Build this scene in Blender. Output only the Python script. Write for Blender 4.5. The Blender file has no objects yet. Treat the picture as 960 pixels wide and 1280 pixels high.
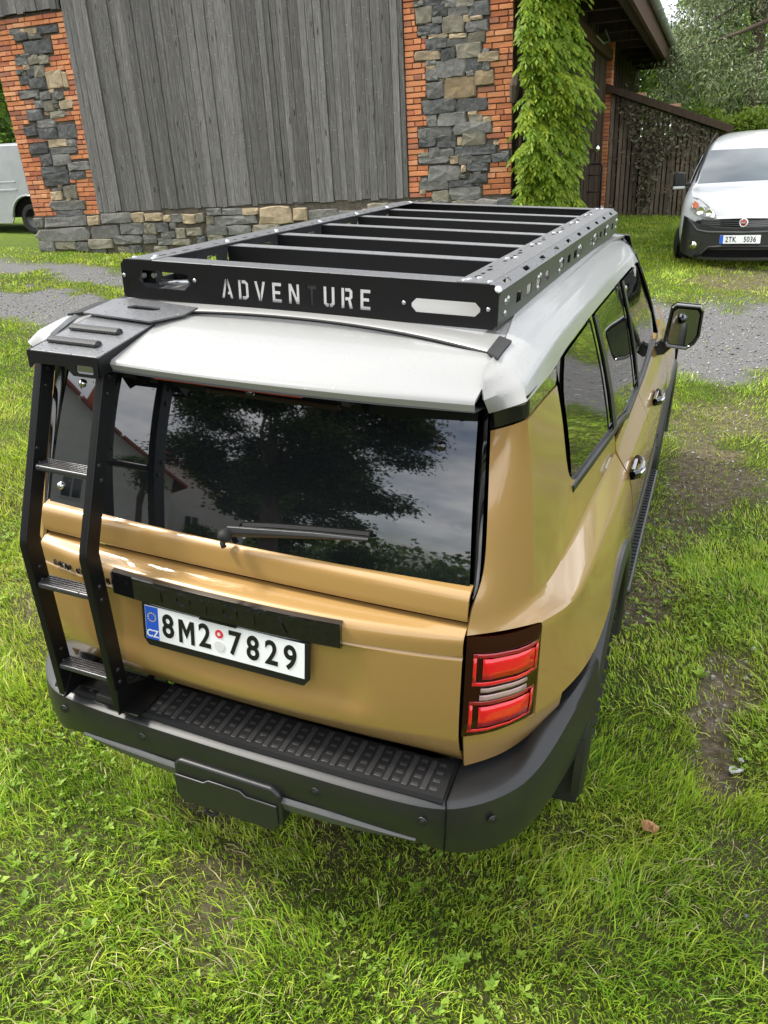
import bpy, bmesh, math, random
import numpy as np
from mathutils import Vector, Matrix, noise
R = math.radians
rnd = random.Random(7)
SC = bpy.context.scene
COL = SC.collection

# ---------------------------------------------------------------- camera
cam = bpy.data.cameras.new('camera')
cam_o = bpy.data.objects.new('camera', cam); COL.objects.link(cam_o)
cam.sensor_fit = 'AUTO'; cam.sensor_width = 36.0
cam.lens = 986.29 * 36.0 / 1280.0
cam.clip_start = 0.05; cam.clip_end = 2000
_r = Vector((0.92559582, 0.37517087, -0.05019156)); _u = Vector((-0.10880341, 0.39071785, 0.91405765)); _f = Vector((-0.36253854, 0.84058692, -0.40246668))
cam_o.matrix_world = Matrix(((_r.x, _u.x, -_f.x, 1.25449), (_r.y, _u.y, -_f.y, -1.48537), (_r.z, _u.z, -_f.z, 2.24577), (0, 0, 0, 1)))
SC.camera = cam_o

# ---------------------------------------------------------------- sky, sun, exposure
W = bpy.data.worlds.new('World'); SC.world = W; W.use_nodes = True
wn = W.node_tree; wn.nodes.clear()
SUN_EL, SUN_AZ = 55, 257       # degrees; azimuth clockwise from +Y: high on the left, so shade falls to the right of the car
def _wnode(t, **k):
    n = wn.nodes.new(t)
    for a, b in k.items(): setattr(n, a, b)
    return n
sky = _wnode('ShaderNodeTexSky', sky_type='NISHITA', sun_disc=False, sun_elevation=R(SUN_EL), sun_rotation=R(SUN_AZ), altitude=300, dust_density=2.0)
wtc = _wnode('ShaderNodeTexCoord')
wmap = _wnode('ShaderNodeMapping'); wmap.inputs['Scale'].default_value = (1.0, 1.0, 2.4)
wns = _wnode('ShaderNodeTexNoise'); wns.inputs['Scale'].default_value = 2.3; wns.inputs['Detail'].default_value = 7; wns.inputs['Roughness'].default_value = .56
wcr = _wnode('ShaderNodeValToRGB'); wcr.color_ramp.elements[0].position = .30; wcr.color_ramp.elements[1].position = .52
wns2 = _wnode('ShaderNodeTexNoise'); wns2.inputs['Scale'].default_value = 3.2; wns2.inputs['Detail'].default_value = 8; wns2.inputs['Roughness'].default_value = .6
wcl = _wnode('ShaderNodeValToRGB')
wcl.color_ramp.elements[0].position = .32; wcl.color_ramp.elements[0].color = (.47, .5, .55, 1)
wcl.color_ramp.elements[1].position = .66; wcl.color_ramp.elements[1].color = (1, 1, 1, 1)
wsc = _wnode('ShaderNodeVectorMath', operation='SCALE'); wsc.inputs['Scale'].default_value = 13.0
wmx = _wnode('ShaderNodeMix', data_type='RGBA')
wbg = _wnode('ShaderNodeBackground'); wbg.inputs['Strength'].default_value = .112
wout = _wnode('ShaderNodeOutputWorld')
L_ = wn.links.new
L_(wtc.outputs['Generated'], wmap.inputs['Vector']); L_(wmap.outputs[0], wns.inputs['Vector']); L_(wmap.outputs[0], wns2.inputs['Vector'])
L_(wns.outputs[0], wcr.inputs[0]); L_(wns2.outputs[0], wcl.inputs[0]); L_(wcl.outputs[0], wsc.inputs[0])
L_(wcr.outputs[0], wmx.inputs[0]); L_(sky.outputs[0], wmx.inputs[6]); L_(wsc.outputs[0], wmx.inputs[7])
L_(wmx.outputs[2], wbg.inputs[0]); L_(wbg.outputs[0], wout.inputs[0])

sun = bpy.data.lights.new('sun', 'SUN'); sun.energy = 2.5; sun.angle = R(13); sun.color = (1, .95, .86)
sun_o = bpy.data.objects.new('sun', sun); COL.objects.link(sun_o)
_sd = Vector((math.sin(R(SUN_AZ)) * math.cos(R(SUN_EL)), math.cos(R(SUN_AZ)) * math.cos(R(SUN_EL)), math.sin(R(SUN_EL))))
sun_o.rotation_euler = _sd.to_track_quat('Z', 'Y').to_euler(); sun_o.location = _sd * 40

SC.view_settings.view_transform = 'Standard'; SC.view_settings.look = 'None'
SC.view_settings.exposure = 1.05; SC.view_settings.gamma = 1.0; SC.view_settings.use_curve_mapping = False
SC.render.engine = 'CYCLES'
SC.cycles.use_denoising = True
SC.cycles.max_bounces = 6; SC.cycles.diffuse_bounces = 3; SC.cycles.glossy_bounces = 4; SC.cycles.transparent_max_bounces = 6
SC.cycles.caustics_reflective = False; SC.cycles.caustics_refractive = False

# ---------------------------------------------------------------- material helper
MAT = {}
def mat(name, col, rough=.5, metal=0., coat=0., coat_rough=.03, spec=.5, ior=1.5, var=None, objvar=0., huevar=0., bump=None, drops=None, attr=None, emit=None, stretch=None, trans=0., sheen=0., ramp=None, rough_var=0., knots=None, flecks=None):
    """var=(scale,amount,colour2) noise mix; bump=(scale,strength); drops=(scale,strength) rain beads; stretch=(x,y,z) coordinate scale"""
    m = bpy.data.materials.new(name); m.use_nodes = True
    nt = m.node_tree; N = nt.nodes; L = nt.links.new
    b = N['Principled BSDF']
    b.inputs['Roughness'].default_value = rough; b.inputs['Metallic'].default_value = metal
    b.inputs['Coat Weight'].default_value = coat; b.inputs['Coat Roughness'].default_value = coat_rough
    b.inputs['Specular IOR Level'].default_value = spec; b.inputs['IOR'].default_value = ior
    if trans: b.inputs['Transmission Weight'].default_value = trans
    tc = N.new('ShaderNodeTexCoord'); src = tc.outputs['Object']
    if stretch or objvar:
        mp = N.new('ShaderNodeMapping'); L(src, mp.inputs[0]); src = mp.outputs[0]
        if stretch: mp.inputs['Scale'].default_value = stretch
        oi = N.new('ShaderNodeObjectInfo')
        cx = N.new('ShaderNodeVectorMath'); cx.operation = 'SCALE'; cx.inputs[0].default_value = (37., 91., 53.)
        L(oi.outputs['Random'], cx.inputs['Scale']); L(cx.outputs[0], mp.inputs['Location'])
    c = N.new('ShaderNodeRGB'); c.outputs[0].default_value = (*col, 1); out = c.outputs[0]
    def mixc(fac, a, bcol, mode='MIX'):
        x = N.new('ShaderNodeMix'); x.data_type = 'RGBA'; x.blend_type = mode
        if hasattr(fac, 'node'): L(fac, x.inputs[0])
        else: x.inputs[0].default_value = fac
        L(a, x.inputs[6])
        if hasattr(bcol, 'node'): L(bcol, x.inputs[7])
        else: x.inputs[7].default_value = (*bcol, 1)
        return x.outputs[2]
    if ramp:
        oi2 = N.new('ShaderNodeObjectInfo'); cr = N.new('ShaderNodeValToRGB'); cr.color_ramp.interpolation = 'LINEAR'
        els = cr.color_ramp.elements
        for i, cc in enumerate(ramp):
            e = els[i] if i < 2 else els.new(i / (len(ramp) - 1))
            e.position = i / (len(ramp) - 1); e.color = (*cc, 1)
        L(oi2.outputs['Random'], cr.inputs[0]); out = cr.outputs[0]
    if attr:
        at = N.new('ShaderNodeAttribute'); at.attribute_name = attr; out = at.outputs['Color']
    if var:
        for vs in (var if isinstance(var, list) else [var]):
            ns = N.new('ShaderNodeTexNoise'); ns.inputs['Scale'].default_value = vs[0]; ns.inputs['Detail'].default_value = 6; ns.inputs['Roughness'].default_value = .62
            L(src, ns.inputs['Vector'])
            rr = N.new('ShaderNodeMapRange'); rr.inputs[1].default_value = .38; rr.inputs[2].default_value = .68; rr.inputs[4].default_value = vs[1]
            L(ns.outputs[0], rr.inputs[0]); out = mixc(rr.outputs[0], out, vs[2])
            if rough_var:
                rv = N.new('ShaderNodeMapRange'); rv.inputs[1].default_value = .3; rv.inputs[2].default_value = .7; rv.inputs[3].default_value = rough - rough_var; rv.inputs[4].default_value = rough + rough_var
                L(ns.outputs[0], rv.inputs[0]); L(rv.outputs[0], b.inputs['Roughness'])
    for knots in [q for q in (knots, flecks) if q]:
        kv = N.new('ShaderNodeTexVoronoi'); kv.inputs['Scale'].default_value = 1.; kmp = N.new('ShaderNodeMapping'); kmp.inputs['Scale'].default_value = knots[0]
        koi = N.new('ShaderNodeObjectInfo'); kcx = N.new('ShaderNodeVectorMath'); kcx.operation = 'SCALE'; kcx.inputs[0].default_value = (17., 61., 29.); L(koi.outputs['Random'], kcx.inputs['Scale']); L(kcx.outputs[0], kmp.inputs['Location'])
        L(tc.outputs['Object'], kmp.inputs[0]); L(kmp.outputs[0], kv.inputs['Vector'])
        kr = N.new('ShaderNodeMapRange'); kr.inputs[1].default_value = knots[1] * .5; kr.inputs[2].default_value = knots[1]; kr.inputs[3].default_value = .85; kr.inputs[4].default_value = 0.; L(kv.outputs['Distance'], kr.inputs[0])
        out = mixc(kr.outputs[0], out, knots[2])
    if objvar:
        oi3 = N.new('ShaderNodeObjectInfo'); hs = N.new('ShaderNodeHueSaturation')
        mr = N.new('ShaderNodeMapRange'); mr.inputs[3].default_value = 1 - objvar; mr.inputs[4].default_value = 1 + objvar
        L(oi3.outputs['Random'], mr.inputs[0]); L(mr.outputs[0], hs.inputs['Value']); L(out, hs.inputs['Color']); out = hs.outputs[0]
    L(out, b.inputs['Base Color'])
    nrm = None
    if bump:
        for bs in (bump if isinstance(bump, list) else [bump]):
            bn = N.new('ShaderNodeTexNoise'); bn.inputs['Scale'].default_value = bs[0]; bn.inputs['Detail'].default_value = 5
            L(src, bn.inputs['Vector'])
            bp = N.new('ShaderNodeBump'); bp.inputs['Strength'].default_value = bs[1]; bp.inputs['Distance'].default_value = bs[2] if len(bs) > 2 else .01
            L(bn.outputs[0], bp.inputs['Height'])
            if nrm: L(nrm, bp.inputs['Normal'])
            nrm = bp.outputs[0]
    if drops:
        vo = N.new('ShaderNodeTexVoronoi'); vo.inputs['Scale'].default_value = drops[0]; vo.feature = 'F1'
        L(tc.outputs['Object'], vo.inputs['Vector'])
        # each cell gets its own bead radius, many get none
        sp = N.new('ShaderNodeSeparateColor'); L(vo.outputs['Color'], sp.inputs[0])
        rad = N.new('ShaderNodeMapRange'); rad.inputs[1].default_value = .25; rad.inputs[2].default_value = 1.; rad.inputs[3].default_value = .02; rad.inputs[4].default_value = .42
        L(sp.outputs[0], rad.inputs[0])
        dv = N.new('ShaderNodeMath'); dv.operation = 'DIVIDE'; L(vo.outputs['Distance'], dv.inputs[0]); L(rad.outputs[0], dv.inputs[1])
        cl = N.new('ShaderNodeMapRange'); cl.inputs[1].default_value = 0; cl.inputs[2].default_value = 1; cl.inputs[3].default_value = 1; cl.inputs[4].default_value = 0
        cl.interpolation_type = 'SMOOTHERSTEP'; L(dv.outputs[0], cl.inputs[0])
        bp = N.new('ShaderNodeBump'); bp.inputs['Strength'].default_value = drops[1]; bp.inputs['Distance'].default_value = .0022
        L(cl.outputs[0], bp.inputs['Height'])
        if nrm: L(nrm, bp.inputs['Normal'])
        nrm = bp.outputs[0]
        if len(drops) > 2:
            rm = N.new('ShaderNodeMapRange'); rm.inputs[3].default_value = rough; rm.inputs[4].default_value = drops[2]
            L(cl.outputs[0], rm.inputs[0]); L(rm.outputs[0], b.inputs['Roughness'])
        L(nrm, b.inputs['Coat Normal'])
    if nrm: L(nrm, b.inputs['Normal'])
    if emit:
        b.inputs['Emission Color'].default_value = (*emit[0], 1); b.inputs['Emission Strength'].default_value = emit[1]
    MAT[name] = m
    return m

# ---------------------------------------------------------------- object helpers
def tag(o, label=None, cat=None, group=None, kind=None):
    if label: o['label'] = label
    if cat: o['category'] = cat
    if group: o['group'] = group
    if kind: o['kind'] = kind
    return o
def empty(name, loc=(0, 0, 0), rz=0., m3=None):
    o = bpy.data.objects.new(name, None); COL.objects.link(o)
    if m3 is not None: o.matrix_world = m3
    else:
        o.location = loc; o.rotation_euler = (0, 0, rz)
    o.empty_display_size = .2
    return o
def link(name, me, m=None, parent=None):
    o = bpy.data.objects.new(name, me); COL.objects.link(o)
    if parent: o.parent = parent
    if m and not me.materials: me.materials.append(MAT[m] if isinstance(m, str) else m)
    return o
def smooth(me, on=True):
    me.polygons.foreach_set('use_smooth', [on] * len(me.polygons))

class MB:
    def __init__(s): s.v = []; s.f = []
    def add(s, vs, fs):
        n = len(s.v); s.v += [tuple(v) for v in vs]; s.f += [tuple(i + n for i in q) for q in fs]; return s
    def box(s, x0, y0, z0, x1, y1, z1, M=None):
        vs = [(x, y, z) for z in (z0, z1) for y in (y0, y1) for x in (x0, x1)]
        if M is not None: vs = [M @ Vector(v) for v in vs]
        return s.add(vs, [(0, 2, 3, 1), (4, 5, 7, 6), (0, 1, 5, 4), (2, 6, 7, 3), (0, 4, 6, 2), (1, 3, 7, 5)])
    def prism(s, poly, ext):
        ext = Vector(ext); n = len(poly); a = [Vector(p) for p in poly]
        nr = sum(((a[i] - a[0]).cross(a[(i + 1) % n] - a[0]) for i in range(1, n - 1)), Vector())
        if nr.dot(ext) > 0: a = a[::-1]
        return s.add(a + [p + ext for p in a], [tuple(range(n)), tuple(range(2 * n - 1, n - 1, -1))] + [((i + 1) % n, i, n + i, n + (i + 1) % n) for i in range(n)])
    def tube(s, path, r, n=8, caps=True):
        P = [Vector(p) for p in path]; rs = r if isinstance(r, (list, tuple)) else [r] * len(P)
        vs = []; up = None
        for i, p in enumerate(P):
            t = (P[min(i + 1, len(P) - 1)] - P[max(i - 1, 0)]).normalized()
            if up is None: up = Vector((0, 0, 1)) if abs(t.z) < .9 else Vector((1, 0, 0))
            a = t.cross(up).normalized(); b = a.cross(t).normalized(); up = b
            vs += [p + (a * math.cos(2 * math.pi * k / n) + b * math.sin(2 * math.pi * k / n)) * rs[i] for k in range(n)]
        fs = [(i * n + k, i * n + (k + 1) % n, (i + 1) * n + (k + 1) % n, (i + 1) * n + k) for i in range(len(P) - 1) for k in range(n)]
        if caps: fs += [tuple(range(n - 1, -1, -1)), tuple((len(P) - 1) * n + k for k in range(n))]
        return s.add(vs, [f[::-1] for f in fs])
    def lathe(s, prof, c, ax, n=24):
        ax = Vector(ax).normalized(); u = ax.orthogonal().normalized(); w = ax.cross(u); c = Vector(c); m = len(prof)
        vs = [c + ax * h + (u * math.cos(2 * math.pi * k / n) + w * math.sin(2 * math.pi * k / n)) * r for k in range(n) for (r, h) in prof]
        return s.add(vs, [(k * m + i, ((k + 1) % n) * m + i, ((k + 1) % n) * m + i + 1, k * m + i + 1) for k in range(n) for i in range(m - 1)])
    def grid(s, rows, flip=False, closed=False):
        nc = len(rows[0]); vs = [p for r_ in rows for p in r_]
        fs = [(i * nc + j, i * nc + (j + 1) % nc, (i + 1) * nc + (j + 1) % nc, (i + 1) * nc + j) for i in range(len(rows) - 1) for j in range(nc if closed else nc - 1)]
        return s.add(vs, [f[::-1] for f in fs] if flip else fs)
    def mesh(s, name='m'):
        me = bpy.data.meshes.new(name); me.from_pydata([tuple(v) for v in s.v], [], s.f); me.update(); return me
    def build(s, name, m, parent=None, sm=False, bevel=0., sub=0, solid=0., seg=2, angle=40, autosm=False, crease=None):
        me = s.mesh(name); o = link(name, me, m, parent)
        if sm: smooth(me)
        if crease:
            at = me.attributes.new('crease_edge', 'FLOAT', 'EDGE'); key = {tuple(sorted(e.vertices)): e.index for e in me.edges}
            for (a, b, w) in crease:
                k = key.get(tuple(sorted((a, b))))
                if k is not None: at.data[k].value = w
        if sub:
            md = o.modifiers.new('s', 'SUBSURF'); md.levels = md.render_levels = sub; md.boundary_smooth = 'PRESERVE_CORNERS'
        if solid:
            md = o.modifiers.new('t', 'SOLIDIFY'); md.thickness = solid; md.offset = -1
            if sub: es = o.modifiers.new('e', 'EDGE_SPLIT'); es.split_angle = R(34)
        if bevel:
            md = o.modifiers.new('b', 'BEVEL'); md.width = bevel; md.segments = seg; md.limit_method = 'ANGLE'; md.angle_limit = R(angle); md.harden_normals = False
            smooth(me); 
            md2 = o.modifiers.new('w', 'WEIGHTED_NORMAL'); md2.keep_sharp = True
        return o
def frame(o, ux, uy):
    o = Vector(o); ux = Vector(ux).normalized(); uy = Vector(uy); uy = (uy - ux * uy.dot(ux)).normalized(); uz = ux.cross(uy)
    return Matrix(((ux.x, uy.x, uz.x, o.x), (ux.y, uy.y, uz.y, o.y), (ux.z, uy.z, uz.z, o.z), (0, 0, 0, 1)))
def plate(name, outer, holes, th, fr, m, parent):
    """flat sheet with real cut-outs; outline in the frame's own x, y"""
    cu = bpy.data.curves.new(name, 'CURVE'); cu.dimensions = '2D'; cu.fill_mode = 'BOTH'; cu.extrude = th / 2
    for pl in [outer] + list(holes):
        sp = cu.splines.new('POLY'); sp.points.add(len(pl) - 1); sp.use_cyclic_u = True
        for p, q in zip(sp.points, pl): p.co = (q[0], q[1], 0, 1)
    ob = bpy.data.objects.new('tmp', cu); me = bpy.data.meshes.new_from_object(ob)
    bpy.data.objects.remove(ob); me.transform(fr); me.materials.clear(); me.name = name
    return link(name, me, m, parent)
def text(name, s, size, fr, m, parent, ext=.001, bold=0., xs=1., align='CENTER', space=1.):
    cu = bpy.data.curves.new(name, 'FONT'); cu.body = s; cu.size = size; cu.extrude = ext; cu.offset = bold; cu.align_x = align; cu.align_y = 'CENTER'; cu.space_character = space; cu.resolution_u = 4
    ob = bpy.data.objects.new('tmp', cu); me = bpy.data.meshes.new_from_object(ob); bpy.data.objects.remove(ob)
    me.transform(Matrix.Diagonal((xs, 1, 1, 1))); me.transform(fr); me.materials.clear(); me.name = name
    return link(name, me, m, parent)
def oval(cx, cy, rx, ry, n=12): return [(cx + rx * math.cos(2 * math.pi * k / n), cy + ry * math.sin(2 * math.pi * k / n)) for k in range(n)]
def rrect(x0, y0, x1, y1, c): return [(x0 + c, y0), (x1 - c, y0), (x1, y0 + c), (x1, y1 - c), (x1 - c, y1), (x0 + c, y1), (x0, y1 - c), (x0, y0 + c)]
def lerp(a, b, t): return a + (b - a) * t
def interp(x, xs, ys): return float(np.interp(x, xs, ys))
# ================================================================ ground
_NT = {}
def vnoise(x, y, seed=0):
    T = _NT.get(seed)
    if T is None: T = _NT[seed] = np.random.RandomState(seed).rand(256, 256)
    xi = np.floor(x).astype(int); yi = np.floor(y).astype(int); fx = x - xi; fy = y - yi
    fx = fx * fx * (3 - 2 * fx); fy = fy * fy * (3 - 2 * fy)
    a = T[xi % 256, yi % 256]; b = T[(xi + 1) % 256, yi % 256]; c = T[xi % 256, (yi + 1) % 256]; d = T[(xi + 1) % 256, (yi + 1) % 256]
    return (a * (1 - fx) + b * fx) * (1 - fy) + (c * (1 - fx) + d * fx) * fy
def fbm(x, y, s, seed=0, o=4):
    v = 0; a = .5; t = 0
    for k in range(o):
        v = v + a * vnoise(x * s + 11 * k, y * s + 7 * k, seed + k); t += a; a *= .5; s *= 2.1
    return v / t
def sstep(x, a, b):
    t = np.clip((x - a) / (b - a), 0, 1); return t * t * (3 - 2 * t)
def gz(x, y):
    x = np.asarray(x, float); y = np.asarray(y, float)
    yc = np.clip(y, -3, 26)
    z = -.0627 * 20 * np.tanh(x / 20) + .0125 * yc
    z = z + sstep(y, 4.7, 11.4) * (.58 + .018 * np.clip(x, -12, 4)) + .018 * np.clip(y - 11, 0, 12)
    z = z - .035 * np.clip(-y - 3, 0, 30)
    return z
def gzf(x, y): return float(gz(x, y))
def gravel_mask(x, y):
    n = fbm(x, y, .9, 3) - .5; n2 = fbm(x, y, 3.5, 9) - .5
    yy = y + .10 * (x + 4) * (x < -4) + n * 1.1 + n2 * .6
    ne = 5.9 + .75 * sstep(x, -4., .5); fe = 8.55 + .25 * sstep(x, -4., .5); road = sstep(yy - ne, 0, .5) * (1 - sstep(yy - fe, 0, .6))
    strip = sstep(yy, 7.35, 7.55) * (1 - sstep(yy, 7.95, 8.2)) * (1 - sstep(x, -4.5, -1.0))
    return np.clip(road * (1 - strip), 0, 1)
DIRT = [(1.36, 4.45, .34, .8, .8), (1.62, 5.9, .6, .45, .6), (1.2, 5.6, .3, .5, .6), (1.44, 1.55, .12, .42, 1.0), (1.5, 1.95, .14, .3, .7), (1.03, 2.7, .22, .55, .85), (1.1, 3.5, .25, .6, .6), (-1.9, 1.3, .4, .3, .5), (-1.5, .95, .35, .25, .45),
        (1.75, 10.4, .9, .9, .75), (.35, .45, .4, .2, .25), (.0, .05, .3, .12, .15), (1.95, 4.6, .3, .5, .5), (-.7, -.1, .25, .18, .3), (.1, 2.5, .9, 2.2, .75), (1.1, .35, .25, .18, .35), (1.65, .7, .18, .4, .4), (.62, -.02, .2, .14, .4)]
def dirt_mask(x, y):
    n = fbm(x, y, 2.6, 21) - .5; n2 = fbm(x, y, 9, 33) - .5
    m = np.zeros_like(x)
    for cx, cy, rx, ry, s in DIRT:
        q = np.sqrt(((x - cx) / rx) ** 2 + ((y - cy) / ry) ** 2) + n * 1.3 + n2 * .8
        m = np.maximum(m, s * (1 - sstep(q, .55, 1.15)))
    g = fbm(x, y, 1.7, 51)
    return np.clip(np.maximum(m, .12 * sstep(g, .64, .78)), 0, 1)

def axis(lo, hi, st, far):
    a = list(np.arange(lo, hi + st / 2, st)); s = st; p = a[-1]
    while p < far: s *= 1.28; p += s; a.append(p)
    s = st; p = a[0]
    while p > -far: s *= 1.28; p -= s; a.insert(0, p)
    return np.array(a)
gx = axis(-9.0, 4.0, .075, 400); gy = axis(-1.2, 12.2, .075, 400)
GX, GY = np.meshgrid(gx, gy)
GZ = gz(GX, GY)
GR = gravel_mask(GX, GY); DI = dirt_mask(GX, GY)
near = (np.abs(GX) < 14) & (np.abs(GY - 5) < 12)
GZ = GZ + near * ((fbm(GX, GY, 1.3, 61) - .5) * .05 + (fbm(GX, GY, 5, 63) - .5) * .022 - .02 * DI)
nx, ny = len(gx), len(gy)
vs = np.stack([GX, GY, GZ], -1).reshape(-1, 3)
idx = np.arange(nx * ny).reshape(ny, nx)
qs = np.stack([idx[:-1, :-1], idx[:-1, 1:], idx[1:, 1:], idx[1:, :-1]], -1).reshape(-1, 4)
def np_mesh(name, vs, faces):
    """faces: list of int arrays (k,n)"""
    me = bpy.data.meshes.new(name); me.vertices.add(len(vs)); me.vertices.foreach_set('co', np.asarray(vs, np.float32).ravel())
    tot = sum(f.size for f in faces); nf = sum(len(f) for f in faces)
    me.loops.add(tot); me.polygons.add(nf)
    li = np.concatenate([f.ravel() for f in faces]).astype(np.int32); me.loops.foreach_set('vertex_index', li)
    lt = np.concatenate([np.full(len(f), f.shape[1]) for f in faces]).astype(np.int32)
    me.polygons.foreach_set('loop_start', np.concatenate([[0], np.cumsum(lt)[:-1]]).astype(np.int32))
    me.update(calc_edges=True); return me
gme = np_mesh('ground', vs, [qs]); smooth(gme)
for nm, a in (('gravel', GR), ('dirt', DI)):
    at = gme.attributes.new(nm, 'FLOAT', 'POINT'); at.data.foreach_set('value', a.ravel().astype(np.float32))
gm = bpy.data.materials.new('ground'); gm.use_nodes = True; MAT['ground'] = gm
nt = gm.node_tree; N = nt.nodes; L = nt.links.new; b = N['Principled BSDF']; b.inputs['Roughness'].default_value = .95; b.inputs['Specular IOR Level'].default_value = .15
tc = N.new('ShaderNodeTexCoord')
def nz(scale, det=6, ro=.6, typ='ShaderNodeTexNoise'):
    n = N.new(typ); n.inputs['Scale'].default_value = scale
    if typ == 'ShaderNodeTexNoise': n.inputs['Detail'].default_value = det; n.inputs['Roughness'].default_value = ro
    L(tc.outputs['Object'], n.inputs['Vector']); return n.outputs[0]
def rmp(x, els):
    c = N.new('ShaderNodeValToRGB'); L(x, c.inputs[0])
    for i, (p, cc) in enumerate(els):
        e = c.color_ramp.elements[i] if i < 2 else c.color_ramp.elements.new(p)
        e.position = p; e.color = (*cc, 1)
    return c.outputs[0]
def mx(f, a, bb):
    x = N.new('ShaderNodeMix'); x.data_type = 'RGBA'; L(f, x.inputs[0]); L(a, x.inputs[6]); L(bb, x.inputs[7]); return x.outputs[2]
def at_(n): a = N.new('ShaderNodeAttribute'); a.attribute_name = n; return a.outputs['Fac']
grass_c = mx(nz(.55, 3), rmp(nz(38, 8, .7), [(.3, (.014, .016, .007)), (.55, (.05, .06, .015)), (.75, (.14, .13, .05))]), rmp(nz(30, 8, .7), [(.3, (.02, .025, .009)), (.55, (.08, .10, .018)), (.75, (.18, .17, .06))]))
dirt_c = rmp(nz(22, 9, .7), [(.3, (.045, .032, .022)), (.5, (.125, .094, .066)), (.7, (.27, .22, .165))])
grav_c = mx(nz(3.0, 5), rmp(nz(75, 6, .75), [(.28, (.03, .03, .031)), (.5, (.125, .124, .124)), (.72, (.33, .33, .335))]), rmp(nz(60, 6, .75), [(.28, (.045, .044, .043)), (.5, (.155, .15, .145)), (.75, (.38, .375, .37))]))
far_c = rmp(nz(12, 8, .7), [(.3, (.07, .12, .016)), (.5, (.13, .21, .026)), (.72, (.24, .29, .05))])
sx_ = N.new('ShaderNodeSeparateXYZ'); L(tc.outputs['Object'], sx_.inputs[0]); fr_ = N.new('ShaderNodeMapRange'); fr_.inputs[1].default_value = 9.; fr_.inputs[2].default_value = 13.; L(sx_.outputs['Y'], fr_.inputs[0])
c1 = mx(at_('dirt'), mx(fr_.outputs[0], grass_c, far_c), dirt_c); c2 = mx(at_('gravel'), c1, grav_c)
L(c2, b.inputs['Base Color'])
bp = N.new('ShaderNodeBump'); bp.inputs['Strength'].default_value = .9; bp.inputs['Distance'].default_value = .02; L(nz(60, 8, .7), bp.inputs['Height']); L(bp.outputs[0], b.inputs['Normal'])
tag(link('ground', gme, 'ground'), kind='structure')

# ---------------------------------------------------------------- grass blades, weeds and gravel (uncountable)
CAM = np.array([1.25449, -1.48537, 2.24577]); Rv, Uv, Fv = np.array(_r), np.array(_u), np.array(_f)
def in_view(x, y, mx_=.45):
    z = gz(x, y); d = np.stack([x, y, z], -1) - CAM
    w = d @ Fv; a = (d @ Rv) / np.maximum(w, .05) * 986.29; bb = (d @ Uv) / np.maximum(w, .05) * 986.29
    return (w > .2) & (np.abs(a) < 480 * (1 + mx_) + 60) & (np.abs(bb) < 640 * (1 + mx_)), np.linalg.norm(d, axis=1)
rs = np.random.RandomState(5)
def scatter(dens, dmin, dmax, box):
    x0, x1, y0, y1 = box; n = int(dens * (x1 - x0) * (y1 - y0)); x = rs.uniform(x0, x1, n); y = rs.uniform(y0, y1, n)
    v, d = in_view(x, y); k = v & (d >= dmin) & (d < dmax)
    return x[k], y[k], d[k]
def surf(x, y):
    z = gz(x, y); return z + ((fbm(x, y, 1.3, 61) - .5) * .05 + (fbm(x, y, 5, 63) - .5) * .022 - .02 * dirt_mask(x, y))
GC = np.array([[.13, .27, .02], [.24, .43, .03], [.39, .55, .042], [.55, .63, .07], [.58, .52, .22], [.66, .58, .34]])
V = []; C = []; Q = []; T = []; nv = 0
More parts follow.
